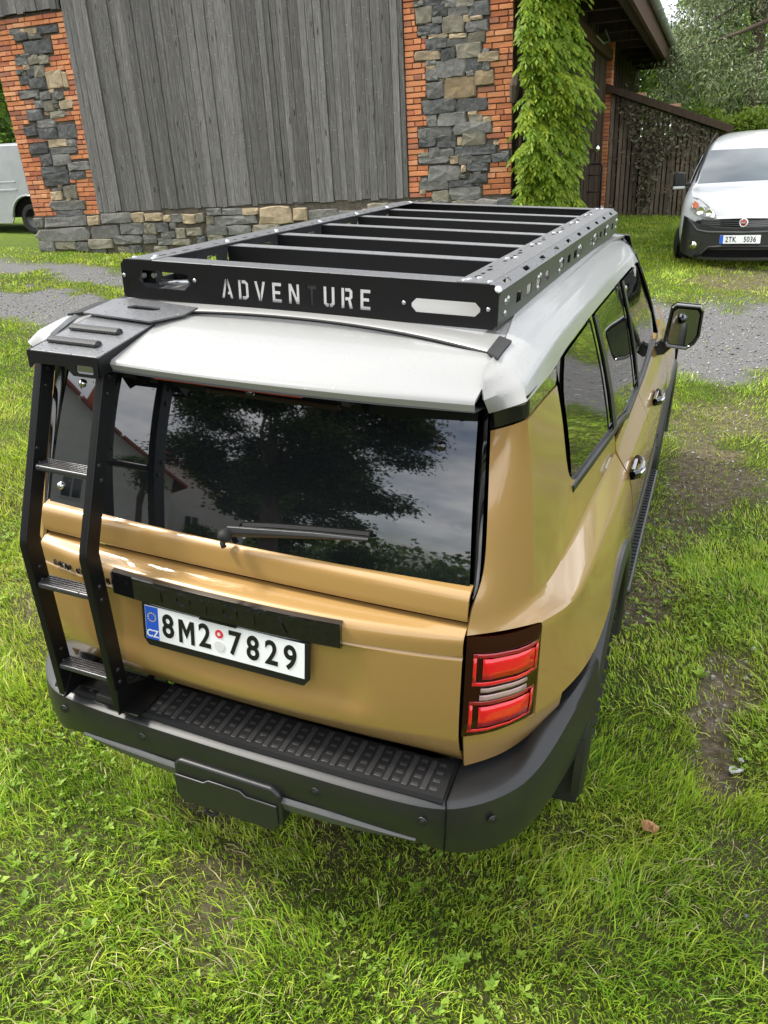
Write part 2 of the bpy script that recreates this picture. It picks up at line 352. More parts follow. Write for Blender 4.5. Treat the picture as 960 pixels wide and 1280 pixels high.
for dens, d0, d1, box, wmul in ((23000, 0, 3.6, (-3, 4.2, -2.2, 4), 1.), (12000, 3.6, 5.5, (-6, 4, -1.5, 7), 1.2), (4800, 5.5, 9, (-9, 5, -1.5, 11), 1.8), (2000, 9, 14, (-14, 6, 0, 16), 3.2), (800, 14, 24, (-20, 8, 4, 24), 5.5)):
    x, y, d = scatter(dens, d0, d1, box)
    clump = .55 * fbm(x, y, 6.5, 71) + .45 * fbm(x, y, 2.1, 73); dm = dirt_mask(x, y); gm_ = gravel_mask(x, y)
    keep = rs.rand(len(x)) < np.clip((.10 + 1.35 * clump) * (1 - .82 * dm) * (1 - .985 * gm_), 0, 1)
    # nothing grows where the barn and the shed stand
    keep &= ~((x < -1.6) & (y > 10.55)) & ~((x > -1.2) & (x < 1.6) & (y > 17.8))
    x, y, d, clump, dm = x[keep], y[keep], d[keep], clump[keep], dm[keep]; n = len(x)
    if not n: continue
    patch = fbm(x, y, .8, 81)
    h = (.016 + .056 * clump * rs.rand(n) ** .8 + .012 * rs.rand(n)) * (1 - .45 * dm) * (1 + .5 * sstep(patch, .5, .75))
    lng = rs.rand(n) < .16 * sstep(fbm(x, y, 3.1, 77), .42, .62); h = np.where(lng, h * 1.3 + .03, h)
    w = .0019 * wmul * (.5 + 1.2 * rs.rand(n) ** 1.7); az = 9. * fbm(x, y, 1.6, 79) + rs.normal(0, 1.0, n); fac = az + rs.normal(0, .5, n); lean = np.where(lng, .8 + .5 * rs.rand(n), np.clip(.15 + .8 * rs.rand(n) ** 1.2, 0, 1.1))
    dx, dy = np.cos(az), np.sin(az); sx, sy = -np.sin(fac), np.cos(fac); z = surf(x, y) - .004
    P = np.zeros((n, 5, 3))
    for k, (t, ww) in enumerate(((0, 1), (0, 1), (.55, .8), (.55, .8), (1, 0))):
        sg = -1 if k in (0, 2) else 1; off = lean * h * t ** 1.7
        P[:, k, 0] = x + dx * off + sx * w * ww * sg * (k < 4); P[:, k, 1] = y + dy * off + sy * w * ww * sg * (k < 4); P[:, k, 2] = z + h * t * (1 - .35 * lean * t)
    tone = np.clip(patch * 2.2 + 2.4 * fbm(x, y, 3.3, 83) - .75 + rs.normal(0, .75, n) + .8 * dm + .5, 0, 5); tone = np.where(rs.rand(n) < .045 + .09 * sstep(fbm(x, y, 2.2, 97), .55, .7), 4.2 + .8 * rs.rand(n), np.minimum(tone, 3.4))
    i0 = np.floor(tone).astype(int).clip(0, 4); f = (tone - i0)[:, None]; col = GC[i0] * (1 - f) + GC[i0 + 1] * f; col = col * (.8 + .4 * rs.rand(n, 1))
    if d0 < 5:
        V.append(P.reshape(-1, 3)); C.append(np.repeat(col, 5, 0)); bse = nv + np.arange(n)[:, None] * 5
        Q.append(bse + np.array([[0, 1, 3, 2]])); T.append(bse + np.array([[2, 3, 4]])); nv += n * 5
    else:   # far blades: one triangle each
        V.append(P[:, [0, 1, 4]].reshape(-1, 3)); C.append(np.repeat(col, 3, 0)); T.append(nv + np.arange(n)[:, None] * 3 + np.array([[0, 1, 2]])); nv += n * 3
def leafmat(name, rough=.55, trans=.35):
    m = bpy.data.materials.new(name); m.use_nodes = True; t = m.node_tree; nn = t.nodes; ll = t.links.new; bs = nn['Principled BSDF']
    a = nn.new('ShaderNodeAttribute'); a.attribute_name = 'col'; ll(a.outputs['Color'], bs.inputs['Base Color']); bs.inputs['Roughness'].default_value = rough; bs.inputs['Specular IOR Level'].default_value = .3
    tr = nn.new('ShaderNodeBsdfTranslucent'); ll(a.outputs['Color'], tr.inputs[0]); ms = nn.new('ShaderNodeMixShader'); ms.inputs[0].default_value = trans
    ll(bs.outputs[0], ms.inputs[1]); ll(tr.outputs[0], ms.inputs[2]); ll(ms.outputs[0], nn['Material Output'].inputs[0]); MAT[name] = m; return m
leafmat('grass_blade', .5, .3); leafmat('leaf', .5, .4); leafmat('needle', .6, .15)
def setcol(me, C):
    at = me.attributes.new('col', 'FLOAT_COLOR', 'POINT'); at.data.foreach_set('color', np.concatenate([C, np.ones((len(C), 1))], 1).astype(np.float32).ravel())
me = np_mesh('grass', np.concatenate(V), [np.concatenate(Q), np.concatenate(T)]); setcol(me, np.concatenate(C)); smooth(me)
tag(link('grass', me, 'grass_blade'), 'green and straw coloured lawn grass round the cars', 'grass', kind='stuff')

def leaves_mesh(pos, nrm, tip, ln, wd, col, fold=.25):
    """one 4-triangle folded leaf for each position: pos (n,3) base, tip (n,3) unit direction, nrm (n,3)"""
    n = len(pos); side = np.cross(tip, nrm); side /= np.linalg.norm(side, axis=1, keepdims=True) + 1e-9
    ln = ln[:, None]; wd = wd[:, None]
    P = np.zeros((n, 5, 3)); P[:, 0] = pos; P[:, 1] = pos + tip * ln * .45 + side * wd + nrm * wd * fold; P[:, 2] = pos + tip * ln; P[:, 3] = pos + tip * ln * .45 - side * wd + nrm * wd * fold; P[:, 4] = pos + tip * ln * .5 - nrm * wd * .1
    b_ = np.arange(n)[:, None] * 5
    T = np.concatenate([b_ + np.array([[0, 1, 4]]), b_ + np.array([[1, 2, 4]]), b_ + np.array([[2, 3, 4]]), b_ + np.array([[3, 0, 4]])])
    return P.reshape(-1, 3), T, np.repeat(col, 5, 0)
def unit(a): return a / (np.linalg.norm(a, axis=-1, keepdims=True) + 1e-9)
# broad-leaved weeds between the blades
x, y, d = scatter(420, 0, 6.5, (-4, 4, -1.5, 6)); k = rs.rand(len(x)) < (fbm(x, y, 1.5, 91) > .45) * .8 * (1 - gravel_mask(x, y)); x, y = x[k], y[k]
pp, tt, ll_, ww, cc = [], [], [], [], []
for xi, yi, zb in zip(x, y, surf(x, y)):
    m_ = rs.randint(3, 7); a0 = rs.rand() * 6.28; L0 = rs.uniform(.008, .024) if rs.rand() < .93 else rs.uniform(.024, .04)
    for j in range(m_):
        a = a0 + j * 6.283 / m_ + rs.normal(0, .25); el = rs.uniform(.15, .7)
        pp.append((xi, yi, zb + .012 + rs.rand() * .012)); tt.append((math.cos(a) * math.cos(el), math.sin(a) * math.cos(el), math.sin(el))); ll_.append(L0 * rs.uniform(.7, 1.2)); ww.append(L0 * rs.uniform(.2, .38)); g = rs.rand(); cc.append((.16 + .22 * g, .30 + .22 * g, .03 + .04 * g))
pp, tt = np.array(pp), np.array(tt); nr = unit(np.cross(np.cross(tt, [0, 0, 1.]), tt)); nr *= np.sign(nr[:, 2:3])
P, T, C_ = leaves_mesh(pp, nr, tt, np.array(ll_), np.array(ww), np.array(cc)); me = np_mesh('weeds', P, [T]); setcol(me, C_); smooth(me)
tag(link('weeds', me, 'leaf'), 'small broad-leaved clover and dandelion weeds in the lawn', 'weeds', kind='stuff')
# loose stones on the track
x, y, d = scatter(900, 0, 14, (-12, 5, 4.5, 11)); k = rs.rand(len(x)) < gravel_mask(x, y) * np.clip(1.3 - d / 14, .15, 1); x, y = x[k], y[k]
x2, y2, _ = scatter(500, 0, 9, (.6, 3.2, .5, 7)); k = rs.rand(len(x2)) < dirt_mask(x2, y2) * .5; x = np.concatenate([x, x2[k]]); y = np.concatenate([y, y2[k]])
n = len(x); s = .005 + .015 * rs.rand(n) ** 2.6
oc = np.array([[1, 0, 0], [0, 1, 0], [-1, 0, 0], [0, -1, 0], [0, 0, .7], [0, 0, -.5]]); P = (oc[None] * (1 + rs.normal(0, .25, (n, 6, 1)))) * s[:, None, None]
an = rs.rand(n) * 6.28; ca, sa = np.cos(an)[:, None], np.sin(an)[:, None]; P = np.stack([P[..., 0] * ca - P[..., 1] * sa * .7, P[..., 0] * sa + P[..., 1] * ca * .7, P[..., 2]], -1)
P += np.stack([x, y, surf(x, y) + .2 * s], -1)[:, None]
b_ = np.arange(n)[:, None] * 6; T = np.concatenate([b_ + np.array([q]) for q in ((0, 1, 4), (1, 2, 4), (2, 3, 4), (3, 0, 4), (1, 0, 5), (2, 1, 5), (3, 2, 5), (0, 3, 5))])
g = rs.uniform(.07, .42, (n, 1)); me = np_mesh('gravel', P.reshape(-1, 3), [T]); setcol(me, np.repeat(g * np.array([[1, .97, .92]]), 6, 0))
m = mat('pebble', (.3, .3, .3), .85, attr='col', spec=.2)
tag(link('gravel', me, 'pebble'), 'loose grey stones on the farm track', 'gravel', kind='stuff')
# ================================================================ the tan off-road car
mat('paint_tan', (.375, .222, .070), .34, .12, coat=1., coat_rough=.03, var=(2.2, .12, (.405, .248, .085)), drops=(140, .10), bump=(900, .015, .001))
mat('roof_grey', (.28, .28, .27), .35, 0., coat=.3, coat_rough=.04, drops=(85, .32), var=(6, .12, (.245, .245, .237)))
mat('glass_dark', (.006, .007, .008), .02, 0., ior=2.05, spec=.5, drops=(28, .04))
mat('gloss_black', (.006, .006, .007), .06, 0., coat=1., coat_rough=.02)
mat('bumper_plastic', (.012, .0123, .0128), .40, 0., spec=.6, bump=(420, .12, .002), var=(3, .4, (.022, .022, .022)), drops=(60, .06))
mat('pad_plastic', (.010, .010, .0105), .6, spec=.3, bump=(300, .3, .002))
mat('tread_sheen', (.030, .030, .031), .38, spec=.5, bump=(420, .12, .001), var=(5, .5, (.045, .044, .043)))  # same plastic as the pad, painted lighter for the sheen on the ribs
mat('rubber', (.012, .012, .012), .7, bump=(200, .2, .002))
mat('tyre', (.016, .016, .016), .75, bump=(90, .3, .004), var=(8, .4, (.05, .045, .038)))
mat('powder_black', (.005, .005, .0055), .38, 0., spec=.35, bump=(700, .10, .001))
mat('powder_wet_sheen', (.085, .086, .09), .40, 0., spec=1., drops=(70, 1., .06), var=[(60, .6, (.15, .153, .158)), (150, .6, (.02, .02, .022))], bump=(500, .2, .001))  # black coat painted greyer for reflected sky; the rain beads are relief
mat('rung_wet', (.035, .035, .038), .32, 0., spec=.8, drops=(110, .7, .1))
mat('silver_trim', (.10, .102, .10), .42, .3, var=(5, .4, (.07, .072, .07)))
mat('lamp_dark', (.022, .0008, .0012), .05, 0., coat=.3, coat_rough=.01)
mat('lamp_red', (.80, .006, .016), .25, 0., coat=1., coat_rough=.02, var=(60, .4, (.62, .004, .010)), bump=(140, .25, .002))
mat('lamp_red_dark', (.30, .006, .012), .2, 0., coat=1.)
mat('lamp_white', (.45, .30, .29), .2, 0., coat=1.)
mat('plate_white', (.80, .81, .81), .35)
mat('plate_blue', (.02, .10, .55), .35)
mat('ink_black', (.008, .008, .008), .4)
mat('sticker_red', (.62, .03, .04), .4)
mat('sticker_white', (.62, .63, .62), .4)
mat('star_yellow', (.75, .55, .05), .4)
mat('chrome', (.75, .75, .76), .08, 1.)
mat('bolt_steel', (.45, .46, .47), .28, 1.)
mat('mirror_glass', (.30, .32, .34), .02, 1.)
mat('letter_back', (.07, .07, .072), .5)
mat('bolt_dark', (.03, .03, .032), .35, .6)
mat('void', (.004, .004, .004), .9, spec=.1)
mat('rim_black', (.012, .012, .013), .35, .3)
mat('brake_red', (.35, .01, .012), .15, coat=1.)

CARM = Matrix(((0.998, 0.0, 0.0626, 0), (0.0008, 0.9999, -0.0125, 0), (-0.0626, 0.0125, 0.998, 0), (0, 0, 0, 1)))
car = empty('off_road_car', m3=CARM)
tag(car, 'tan off-road car with grey roof, black roof rack and side ladder', 'car')
def mirror_pts(g): return [[(-x, y, z) for (x, y, z) in r_] for r_ in g]
def outward(o, ref=(0, 2.4, 1.0)):
    me = o.data; d = 0.; rf = Vector(ref)
    for p in me.polygons: d += p.normal.dot(p.center - rf) * p.area
    if d < 0: me.flip_normals()
    return o
def named(name, pts, quads, creases, m, parent, sub=2, solid=.012, mirror=False, sm=True):
    keys = list(pts); ix = {k: i for i, k in enumerate(keys)}
    mb = MB(); s = -1 if mirror else 1
    mb.add([(s * pts[k][0], pts[k][1], pts[k][2]) for k in keys], [tuple(ix[k] for k in (q[::-1] if mirror else q)) for q in quads])
    return outward(mb.build(name, m, parent, sm=sm, sub=sub, solid=solid, crease=[(ix[a], ix[b], w) for a, b, w in creases if a in ix and b in ix]))
def patch(name, rows, m, parent=None, sub=2, solid=.010, flip=False, crow=(), ccol=(), mirror=False, sm=True, cw=.9, ref=(0, 2.4, 1.0)):
    if mirror: rows = mirror_pts(rows); flip = not flip
    nc = len(rows[0]); mb = MB(); mb.grid(rows, flip)
    cr = [(i * nc + j, i * nc + j + 1, cw) for i in crow for j in range(nc - 1)] + [(i * nc + j, (i + 1) * nc + j, cw) for j in ccol for i in range(len(rows) - 1)]
    return outward(mb.build(name, m, parent or car, sm=sm, sub=sub, solid=solid, crease=cr), ref)
SIDES = (False, True)

# --- dark inner shell so that no gap shows daylight
secs = []
for Y, w, wt, zb, zt, zr in ((.36, .60, .50, .62, 1.20, 1.50), (.52, .78, .66, .50, 1.20, 1.78), (1.2, .82, .68, .45, 1.18, 1.82), (2.4, .84, .68, .42, 1.16, 1.83), (3.2, .84, .66, .42, 1.14, 1.80), (3.75, .84, .60, .42, 1.10, 1.12), (4.6, .78, .55, .48, 1.02, 1.06)):
    secs.append([(-w, Y, zb), (-w, Y, zt), (-wt, Y, zr), (wt, Y, zr), (w, Y, zt), (w, Y, zb)])
mb = MB(); mb.grid(secs, closed=True); mb.add(secs[0], [(0, 1, 2, 3, 4, 5)]); mb.add(secs[-1], [(5, 4, 3, 2, 1, 0)])
mb.build('inner_shell', 'void', car)

# --- tailgate
XS = [-.682, -.645, -.56, -.43, -.395, -.2, 0, .2, .395, .43, .56, .645, .682]
def rowY(z, yc, ye, rec=0.):
    out = []
    for x in XS:
        t = (abs(x) / .682) ** 2.4; y = lerp(yc, ye, t)
        if abs(x) < .41: y += rec
        out.append((x, y, z))
    return out
up = [rowY(1.308, .208, .215), rowY(1.300, .186, .192), rowY(1.290, .172, .180), rowY(1.280, .167, .175), rowY(1.228, .158, .170), rowY(1.218, .162, .175), rowY(1.213, .185, .195)]
patch('tailgate_upper_strip', up, 'paint_tan', sub=2, crow=(1, 4), cw=.5)
lowr = [rowY(1.207, .178, .192), rowY(1.205, .160, .176), rowY(1.190, .104, .152), rowY(1.180, .090, .147), rowY(1.165, .084, .146), rowY(1.131, .082, .146), rowY(1.127, .0875, .151), rowY(1.122, .082, .146, .0), rowY(1.105, .080, .145, .020), rowY(1.00, .076, .143, .024), rowY(.935, .077, .145, .023), rowY(.900, .079, .147, .0), rowY(.855, .086, .152), rowY(.80, .122, .168), rowY(.765, .158, .188), rowY(.748, .182, .203), rowY(.735, .20, .213)]
patch('tailgate', lowr, 'paint_tan', sub=2, crow=(1, 2, 5, 6, 7, 12), cw=.75)
# rear window and the gloss-black edge strips
def glass_pt(x, t, h=1.0):
    z = lerp(1.300, 1.755, t); hw = lerp(.674, .628, t)
    return (x * hw, .187 + .165 * t - .014 * 4 * t * (1 - t) + .020 * x * x, z)
patch('rear_window', [[glass_pt(x, t) for x in (-1, -.8, -.4, 0, .4, .8, 1)] for t in (1, .75, .5, .25, 0)], 'glass_dark', sub=3, solid=.006, flip=True)
rw = bpy.data.objects['rear_window']
for mi in SIDES:
    s = -1 if mi else 1
    g = []
    for t in (1.0, .75, .5, .25, .0, -.10):
        tt_ = max(t, 0); a = glass_pt(1, tt_); c0 = (lerp(.703, .668, tt_), lerp(.216, .332, tt_), lerp(1.292, 1.72, tt_))
        if t < 0: a = (.676, .182, 1.262); c0 = (.684, .190, 1.268)
        ax = a[0] + .006
        g.append([(ax, a[1] + .012, a[2]), (lerp(ax, c0[0], .35), lerp(a[1], c0[1], .35) - .002, lerp(a[2], c0[2], .35)), (c0[0] - .004, c0[1] - .006, c0[2])])
    patch('pillar_trim', g, 'gloss_black', sub=2, mirror=mi, solid=0)
# --- quarter panels (right one, then mirrored)
Qp = {}
def row_(r_, lst):
    for c_, p in lst.items(): Qp[(r_, c_)] = p
row_(0, {0: (.670, .335, 1.678), 1: (.717, .322, 1.700), 2: (.762, .324, 1.722), 3: (.760, .47, 1.714), 4: (.757, .62, 1.702), 5: (.753, .748, 1.687)})
row_(1, {0: (.686, .285, 1.580), 1: (.731, .296, 1.595), 2: (.771, .342, 1.620), 3: (.774, .49, 1.600), 4: (.776, .64, 1.587), 5: (.778, .766, 1.577)})
row_(2, {0: (.698, .252, 1.455), 1: (.746, .272, 1.465), 2: (.788, .346, 1.485), 3: (.791, .50, 1.466), 4: (.793, .66, 1.455), 5: (.795, .795, 1.446)})
row_(3, {0: (.706, .230, 1.330), 1: (.758, .254, 1.346), 2: (.801, .350, 1.368), 3: (.806, .52, 1.346), 4: (.810, .69, 1.336), 5: (.813, .845, 1.330), 6: (.841, 1.17, 1.328), 7: (.868, 1.46, 1.325)})
row_(4, {0: (.688, .186, 1.262), 1: (.766, .240, 1.275), 2: (.811, .356, 1.272), 3: (.820, .52, 1.264), 4: (.828, .70, 1.262), 5: (.835, .87, 1.262), 6: (.853, 1.17, 1.263), 7: (.872, 1.50, 1.262)})
row_(5, {0: (.687, .176, 1.218), 1: (.775, .234, 1.224), 2: (.819, .376, 1.224), 3: (.832, .50, 1.206), 4: (.844, .68, 1.212), 5: (.851, .87, 1.217), 6: (.862, 1.17, 1.220), 7: (.876, 1.52, 1.220)})
row_(6, {0: (.687, .162, 1.190), 1: (.774, .222, 1.190), 2: (.848, .318, 1.178), 3: (.901, .450, 1.160), 4: (.913, .62, 1.140), 5: (.919, .86, 1.135), 6: (.925, 1.17, 1.132), 7: (.932, 1.55, 1.127)})
row_(7, {2: (.848, .326, 1.05), 3: (.893, .438, 1.05), 4: (.928, .60, 1.05), 5: (.948, .85, 1.05), 6: (.957, 1.17, 1.05), 7: (.955, 1.58, 1.05)})
row_(8, {2: (.851, .328, .95), 3: (.901, .444, .95), 4: (.946, .60, .95), 5: (.966, .85, .955), 6: (.974, 1.17, .965), 7: (.966, 1.66, .93)})
row_(9, {0: (.689, .176, .850), 1: (.777, .240, .852), 2: (.852, .334, .855), 3: (.905, .455, .86), 4: (.958, .60, .87), 5: (.977, .80, .90), 6: (.982, 1.17, .93), 7: (.970, 1.73, .80)})
row_(10, {0: (.690, .186, .79), 1: (.779, .255, .79), 2: (.850, .348, .79), 3: (.90, .465, .80)})
row_(11, {0: (.690, .204, .722), 1: (.772, .280, .720), 2: (.836, .390, .728), 3: (.885, .49, .765)})
QF = []
def qf(r0, r1, c0, c1):
    for i in range(r0, r1):
        for j in range(c0, c1): QF.append(((i, j), (i + 1, j), (i + 1, j + 1), (i, j + 1)))
qf(0, 3, 0, 5); qf(3, 6, 0, 7); qf(6, 9, 2, 7); qf(9, 11, 0, 3)
cr = [((i, 2), (i + 1, 2), .95) for i in range(5)] + [((5, j), (5, j + 1), 1.) for j in range(2, 7)] + [((6, j), (6, j + 1), .85) for j in range(2, 7)] + [((i, 2), (i + 1, 2), 1.) for i in range(6, 9)] + [((6, j), (6, j + 1), 1.) for j in range(2)] + [((9, j), (9, j + 1), 1.) for j in range(3)]
for mi in SIDES: named('quarter_panel', Qp, QF, cr, 'paint_tan', car, sub=3, mirror=mi, solid=.010)
# gloss band between the tan pillar and the grey roof
for mi in SIDES:
    t_ = [(.670, .335, 1.682), (.717, .322, 1.704), (.762, .324, 1.726), (.760, .47, 1.718), (.757, .62, 1.706), (.753, .750, 1.691)]
    bnd = [[(x + (-.004 if k else .0), y + (.004 if k < 3 else 0), z + .052 * (1 if k < 5 else .9)) for k, (x, y, z) in enumerate(t_)], t_]
    patch('pillar_band', [[(x - .003, y, z) for x, y, z in r_] for r_ in bnd], 'gloss_black', sub=2, ccol=(2,), mirror=mi, solid=0)
# --- tail lamps
def lamp_pt(s, v, off=0.):
    px_ = [.686, .741, .796, .845]; py_ = [.163, .193, .246, .320]
    x = interp(s, [0, .33, .67, 1], px_); y = interp(s, [0, .33, .67, 1], py_)
    zt = lerp(1.187, 1.172, s); zb = lerp(.862, .868, s); n = Vector((lerp(.45, .75, s), lerp(-.9, -.66, s), 0)).normalized()
    bulge = .014 * min(1, 6 * min(v, 1 - v)) * min(1, 8 * min(s + .02, 1.02 - s))
    return (x + n.x * (off + bulge), y + n.y * (off + bulge), lerp(zt, zb, v))
def lamp_region(poly, off): return [lamp_pt(s, v, off) for s, v in poly]
def lamp_sheet(name, s0, s1, v0, v1, off, m, parent, mi, ns=6):
    rows = [[lamp_pt(lerp(s0, s1, j / ns), lerp(v0, v1, i / 3), off) for j in range(ns + 1)] for i in range(4)]
    return patch(name, rows, m, parent, sub=0, solid=.002, flip=True if False else False, mirror=mi)
for mi in SIDES:
    rows = [[lamp_pt(s, v, .002) for s in (0, .05, .2, .4, .6, .8, .95, 1)] for v in (0, .04, .15, .35, .65, .85, .96, 1)]
    lamp = patch('tail_lamp', rows, 'lamp_dark', sub=2, solid=.02, mirror=mi)
    lamp['label'] = 'dark red tail lamp with bright red blocks'
    def cframe(v0, v1, s0, s1, w=.045, wv=.05):
        lamp_sheet('light_bar', s0, s1, v0, v0 + wv, .0035, 'lamp_red_dark', lamp, mi); lamp_sheet('light_bar', s0, s1, v1 - wv, v1, .0035, 'lamp_red', lamp, mi)
        lamp_sheet('light_bar', s0, s0 + w, v0 + wv, v1 - wv, .0035, 'lamp_red', lamp, mi, 2); lamp_sheet('light_bar', s1 - w, s1, v0 + wv, v1 - wv, .0035, 'lamp_red', lamp, mi, 2)
    cframe(.14, .45, .09, .96, wv=.035); lamp_sheet('light_block', .22, .89, .185, .385, .004, 'lamp_red', lamp, mi)
    lamp_sheet('reverse_light', .21, .82, .475, .515, .004, 'lamp_white', lamp, mi); lamp_sheet('reverse_light', .20, .82, .545, .60, .004, 'lamp_white', lamp, mi)
    cframe(.61, .95, .07, .94, wv=.035); lamp_sheet('light_block', .20, .87, .665, .88, .004, 'lamp_red', lamp, mi)
# --- bumper
Bm = [  # inner top, shelf edge, rim, face, bottom, under
 [(0, .205, .702), (0, .058, .690), (0, .036, .680), (0, .030, .630), (0, .042, .562), (0, .12, .548)],
 [(.35, .205, .702), (.35, .060, .690), (.35, .038, .680), (.35, .032, .630), (.35, .044, .562), (.35, .12, .548)],
 [(.60, .208, .702), (.60, .068, .690), (.60, .047, .680), (.60, .041, .625), (.60, .055, .545), (.60, .14, .53)],
 [(.69, .270, .702), (.688, .094, .689), (.699, .074, .678), (.703, .066, .60), (.695, .082, .495), (.66, .19, .485)],
 [(.750, .330, .702), (.774, .172, .687), (.791, .152, .676), (.797, .144, .59), (.786, .162, .466), (.72, .26, .46)],
 [(.800, .400, .706), (.841, .266, .688), (.861, .247, .676), (.868, .239, .58), (.857, .262, .450), (.79, .36, .45)],
 [(.815, .44, .745), (.862, .373, .735), (.900, .347, .704), (.909, .340, .58), (.899, .385, .446), (.84, .48, .45)],
 [(.860, .50, .768), (.898, .472, .765), (.929, .452, .742), (.937, .448, .60), (.927, .515, .450), (.87, .56, .45)],
 [(.905, .57, .822), (.936, .548, .818), (.957, .546, .794), (.963, .548, .64), (.950, .61, .468), (.90, .64, .46)],
 [(.950, .66, .885), (.976, .642, .878), (.985, .648, .857), (.989, .655, .70), (.974, .70, .50), (.92, .72, .49)]]
full = mirror_pts(Bm[:0:-1]) + Bm
rows = [[st[k] for st in full] for k in range(6)]
nb = len(full)
bump_o = patch('rear_bumper', rows, 'bumper_plastic', sub=2, solid=.012, flip=False, crow=(1, 2, 4), cw=.93)
for s_ in (1,):
    mb = MB(); mb.tube([(s_ * (x - .002), y + .0045, z - .001) for x, y, z in ((.674, .24, .7035), (.676, .086, .6905), (.684, .064, .679), (.687, .0565, .60), (.681, .073, .497))], .0022, 5); mb.build('bumper_seam', 'void', bump_o)
# step pad with moulded tread
mb = MB(); mb.grid([[(x, .205 + (.004 if abs(x) > .6 else 0), .709) for x in (-.66, -.4, 0, .4, .66)], [(x * 1.012, .064 + .02 * (abs(x) / .66) ** 2, .7005) for x in (-.66, -.4, 0, .4, .66)], [(x * 1.015, .060 + .02 * (abs(x) / .66) ** 2, .690) for x in (-.66, -.4, 0, .4, .66)]])
mb.build('step_pad', 'pad_plastic', bump_o, sm=False, solid=.006)
mb = MB(); k = 0; x = -.645
while x < .645:
    y0 = .072 + .02 * (abs(x) / .66) ** 2; sl = (.709 - .7005) / .141
    zf = lambda y: .7005 + (y - .064) * sl
    if k % 2 == 0:
        mb.prism([(x, y0, zf(y0)), (x + .017, y0, zf(y0)), (x + .017, .198, zf(.198)), (x, .198, zf(.198))], (0, 0, .009))
        x += .024
    else:
        for j in range(4):
            ya = y0 + .008 + j * .029; mb.prism([(x, ya, zf(ya)), (x + .022, ya, zf(ya)), (x + .022, ya + .014, zf(ya + .014)), (x, ya + .014, zf(ya + .014))], (0, 0, .006))
        x += .030
    k += 1
mb.build('tread_pattern', 'tread_sheen', bump_o, bevel=.002, seg=1)
for sx in (-.62, -.30, .30, .62, .80):
    yb = interp(abs(sx), [0, .35, .6, .7, .8], [.021, .023, .032, .057, .138]); nrm_ = Vector((0, -1, 0)) if abs(sx) < .7 else Vector((.72, -.7, 0))
    mb = MB(); mb.lathe([(0, .0005), (.009, .0005), (.0102, -.002), (.011, -.002), (.0125, .001), (.0145, -.004)], (sx * (1 if abs(sx) < .7 else .996), yb + .0095 if abs(sx) < .7 else yb + .0035, .632 if abs(sx) < .7 else .615), nrm_, 18); mb.build('parking_sensor', 'bumper_plastic', bump_o, sm=True)
# silver lower trim, tow cover, receiver
tr = []
for x in (-.56, -.45, -.2, 0, .2, .45, .54, .60):
    yy = .040 + .03 * (abs(x) / .6) ** 2; tr.append([(x, yy - .004, .568 - .012 * (abs(x) / .6)), (x, yy - .016, .556 - .012 * (abs(x) / .6)), (x, yy - .004, .512 if abs(x) < .5 else .528), (x, yy + .05, .505)])
patch('skid_trim', [[t[k] for t in tr] for k in range(4)], 'silver_trim', bump_o, sub=2, crow=(1, 2), cw=.7)
mb = MB()
prof = [(-.185, .576), (-.165, .600), (.165, .600), (.190, .576), (.192, .47), (.165, .436), (-.165, .436), (-.188, .47)]
mb.prism([(x, .022, z) for x, z in prof], (0, .10, 0))
mb.build('tow_cover', 'bumper_plastic', bump_o, bevel=.012, seg=3)
mb = MB(); mb.prism([(-.178, .021, .470), (-.178, .021, .545), (-.075, .021, .545), (-.055, .021, .560), (.055, .021, .560), (.075, .021, .545), (.180, .021, .545), (.182, .021, .470), (.158, .021, .443), (-.158, .021, .443)], (0, -.008, 0)); mb.build('tow_cover_step', 'bumper_plastic', bump_o, bevel=.004)
mb = MB(); mb.box(-.03, .05, .40, .03, .35, .45); mb.tube([(-.10, .06, .40), (-.10, .045, .385), (-.075, .045, .38), (-.06, .06, .40)], .008, 8); mb.build('tow_receiver', 'rubber', bump_o, bevel=.006)
mb = MB(); mb.box(-.55, .35, .36, .55, 1.0, .44); mb.box(-.45, .3, .33, -.12, .62, .40); mb.build('underbody', 'rubber', car, bevel=.03)
mb = MB(); mb.tube([(.38, 1.0, .36), (.40, .6, .36), (.42, .3, .36)], .035, 12); mb.build('exhaust_pipe', 'rubber', car, sm=True)

# --- garnish bar, plate, badge
def tg_y(x): return lerp(.082, .146, (abs(x) / .682) ** 2.4)
mb = MB(); gx_ = [-.367 + .734 * k / 14 for k in range(15)]
mb.grid([[(x, tg_y(x) + dy, z) for x in gx_] for dy, z in ((.012, 1.188), (-.007, 1.187), (-.009, 1.184), (-.009, 1.114), (-.007, 1.111), (.012, 1.110))])
for e_ in (0, 14): mb.f.append(tuple(e_ + 15 * k for k in range(6)))
gar = mb.build('garnish_bar', 'gloss_black', car)
for k, ch in enumerate('TOYOTA'): x_ = -.19 + k * .076; text('raised_letter', ch, .062, frame((x_, tg_y(x_) - .0095, 1.150), (1, 0, 0), (0, 0, 1)), 'gloss_black', gar, ext=.003, bold=.0014, xs=1.15)
mb = MB(); mb.box(-.06, .070, 1.108, .06, .10, 1.1125); mb.build('plate_light', 'gloss_black', gar)
pf = frame((.006, .083, 1.049), (1, 0, 0), (0, .10, .995))
def on_plate(x0, y0, x1, y1, z0, z1): m_ = MB(); m_.box(x0, y0, z0, x1, y1, z1, pf); return m_
mb = MB(); mb.prism([pf @ Vector((x, y, -.006)) for x, y in ((-.272, -.056), (-.255, -.078), (.255, -.078), (.272, -.056), (.272, .058), (-.272, .058))], pf.to_3x3() @ Vector((0, 0, .012)))
lp = mb.build('licence_plate', 'ink_black', car, bevel=.003); lp['label'] = 'white plate reading 8M2 7829 in a black holder'
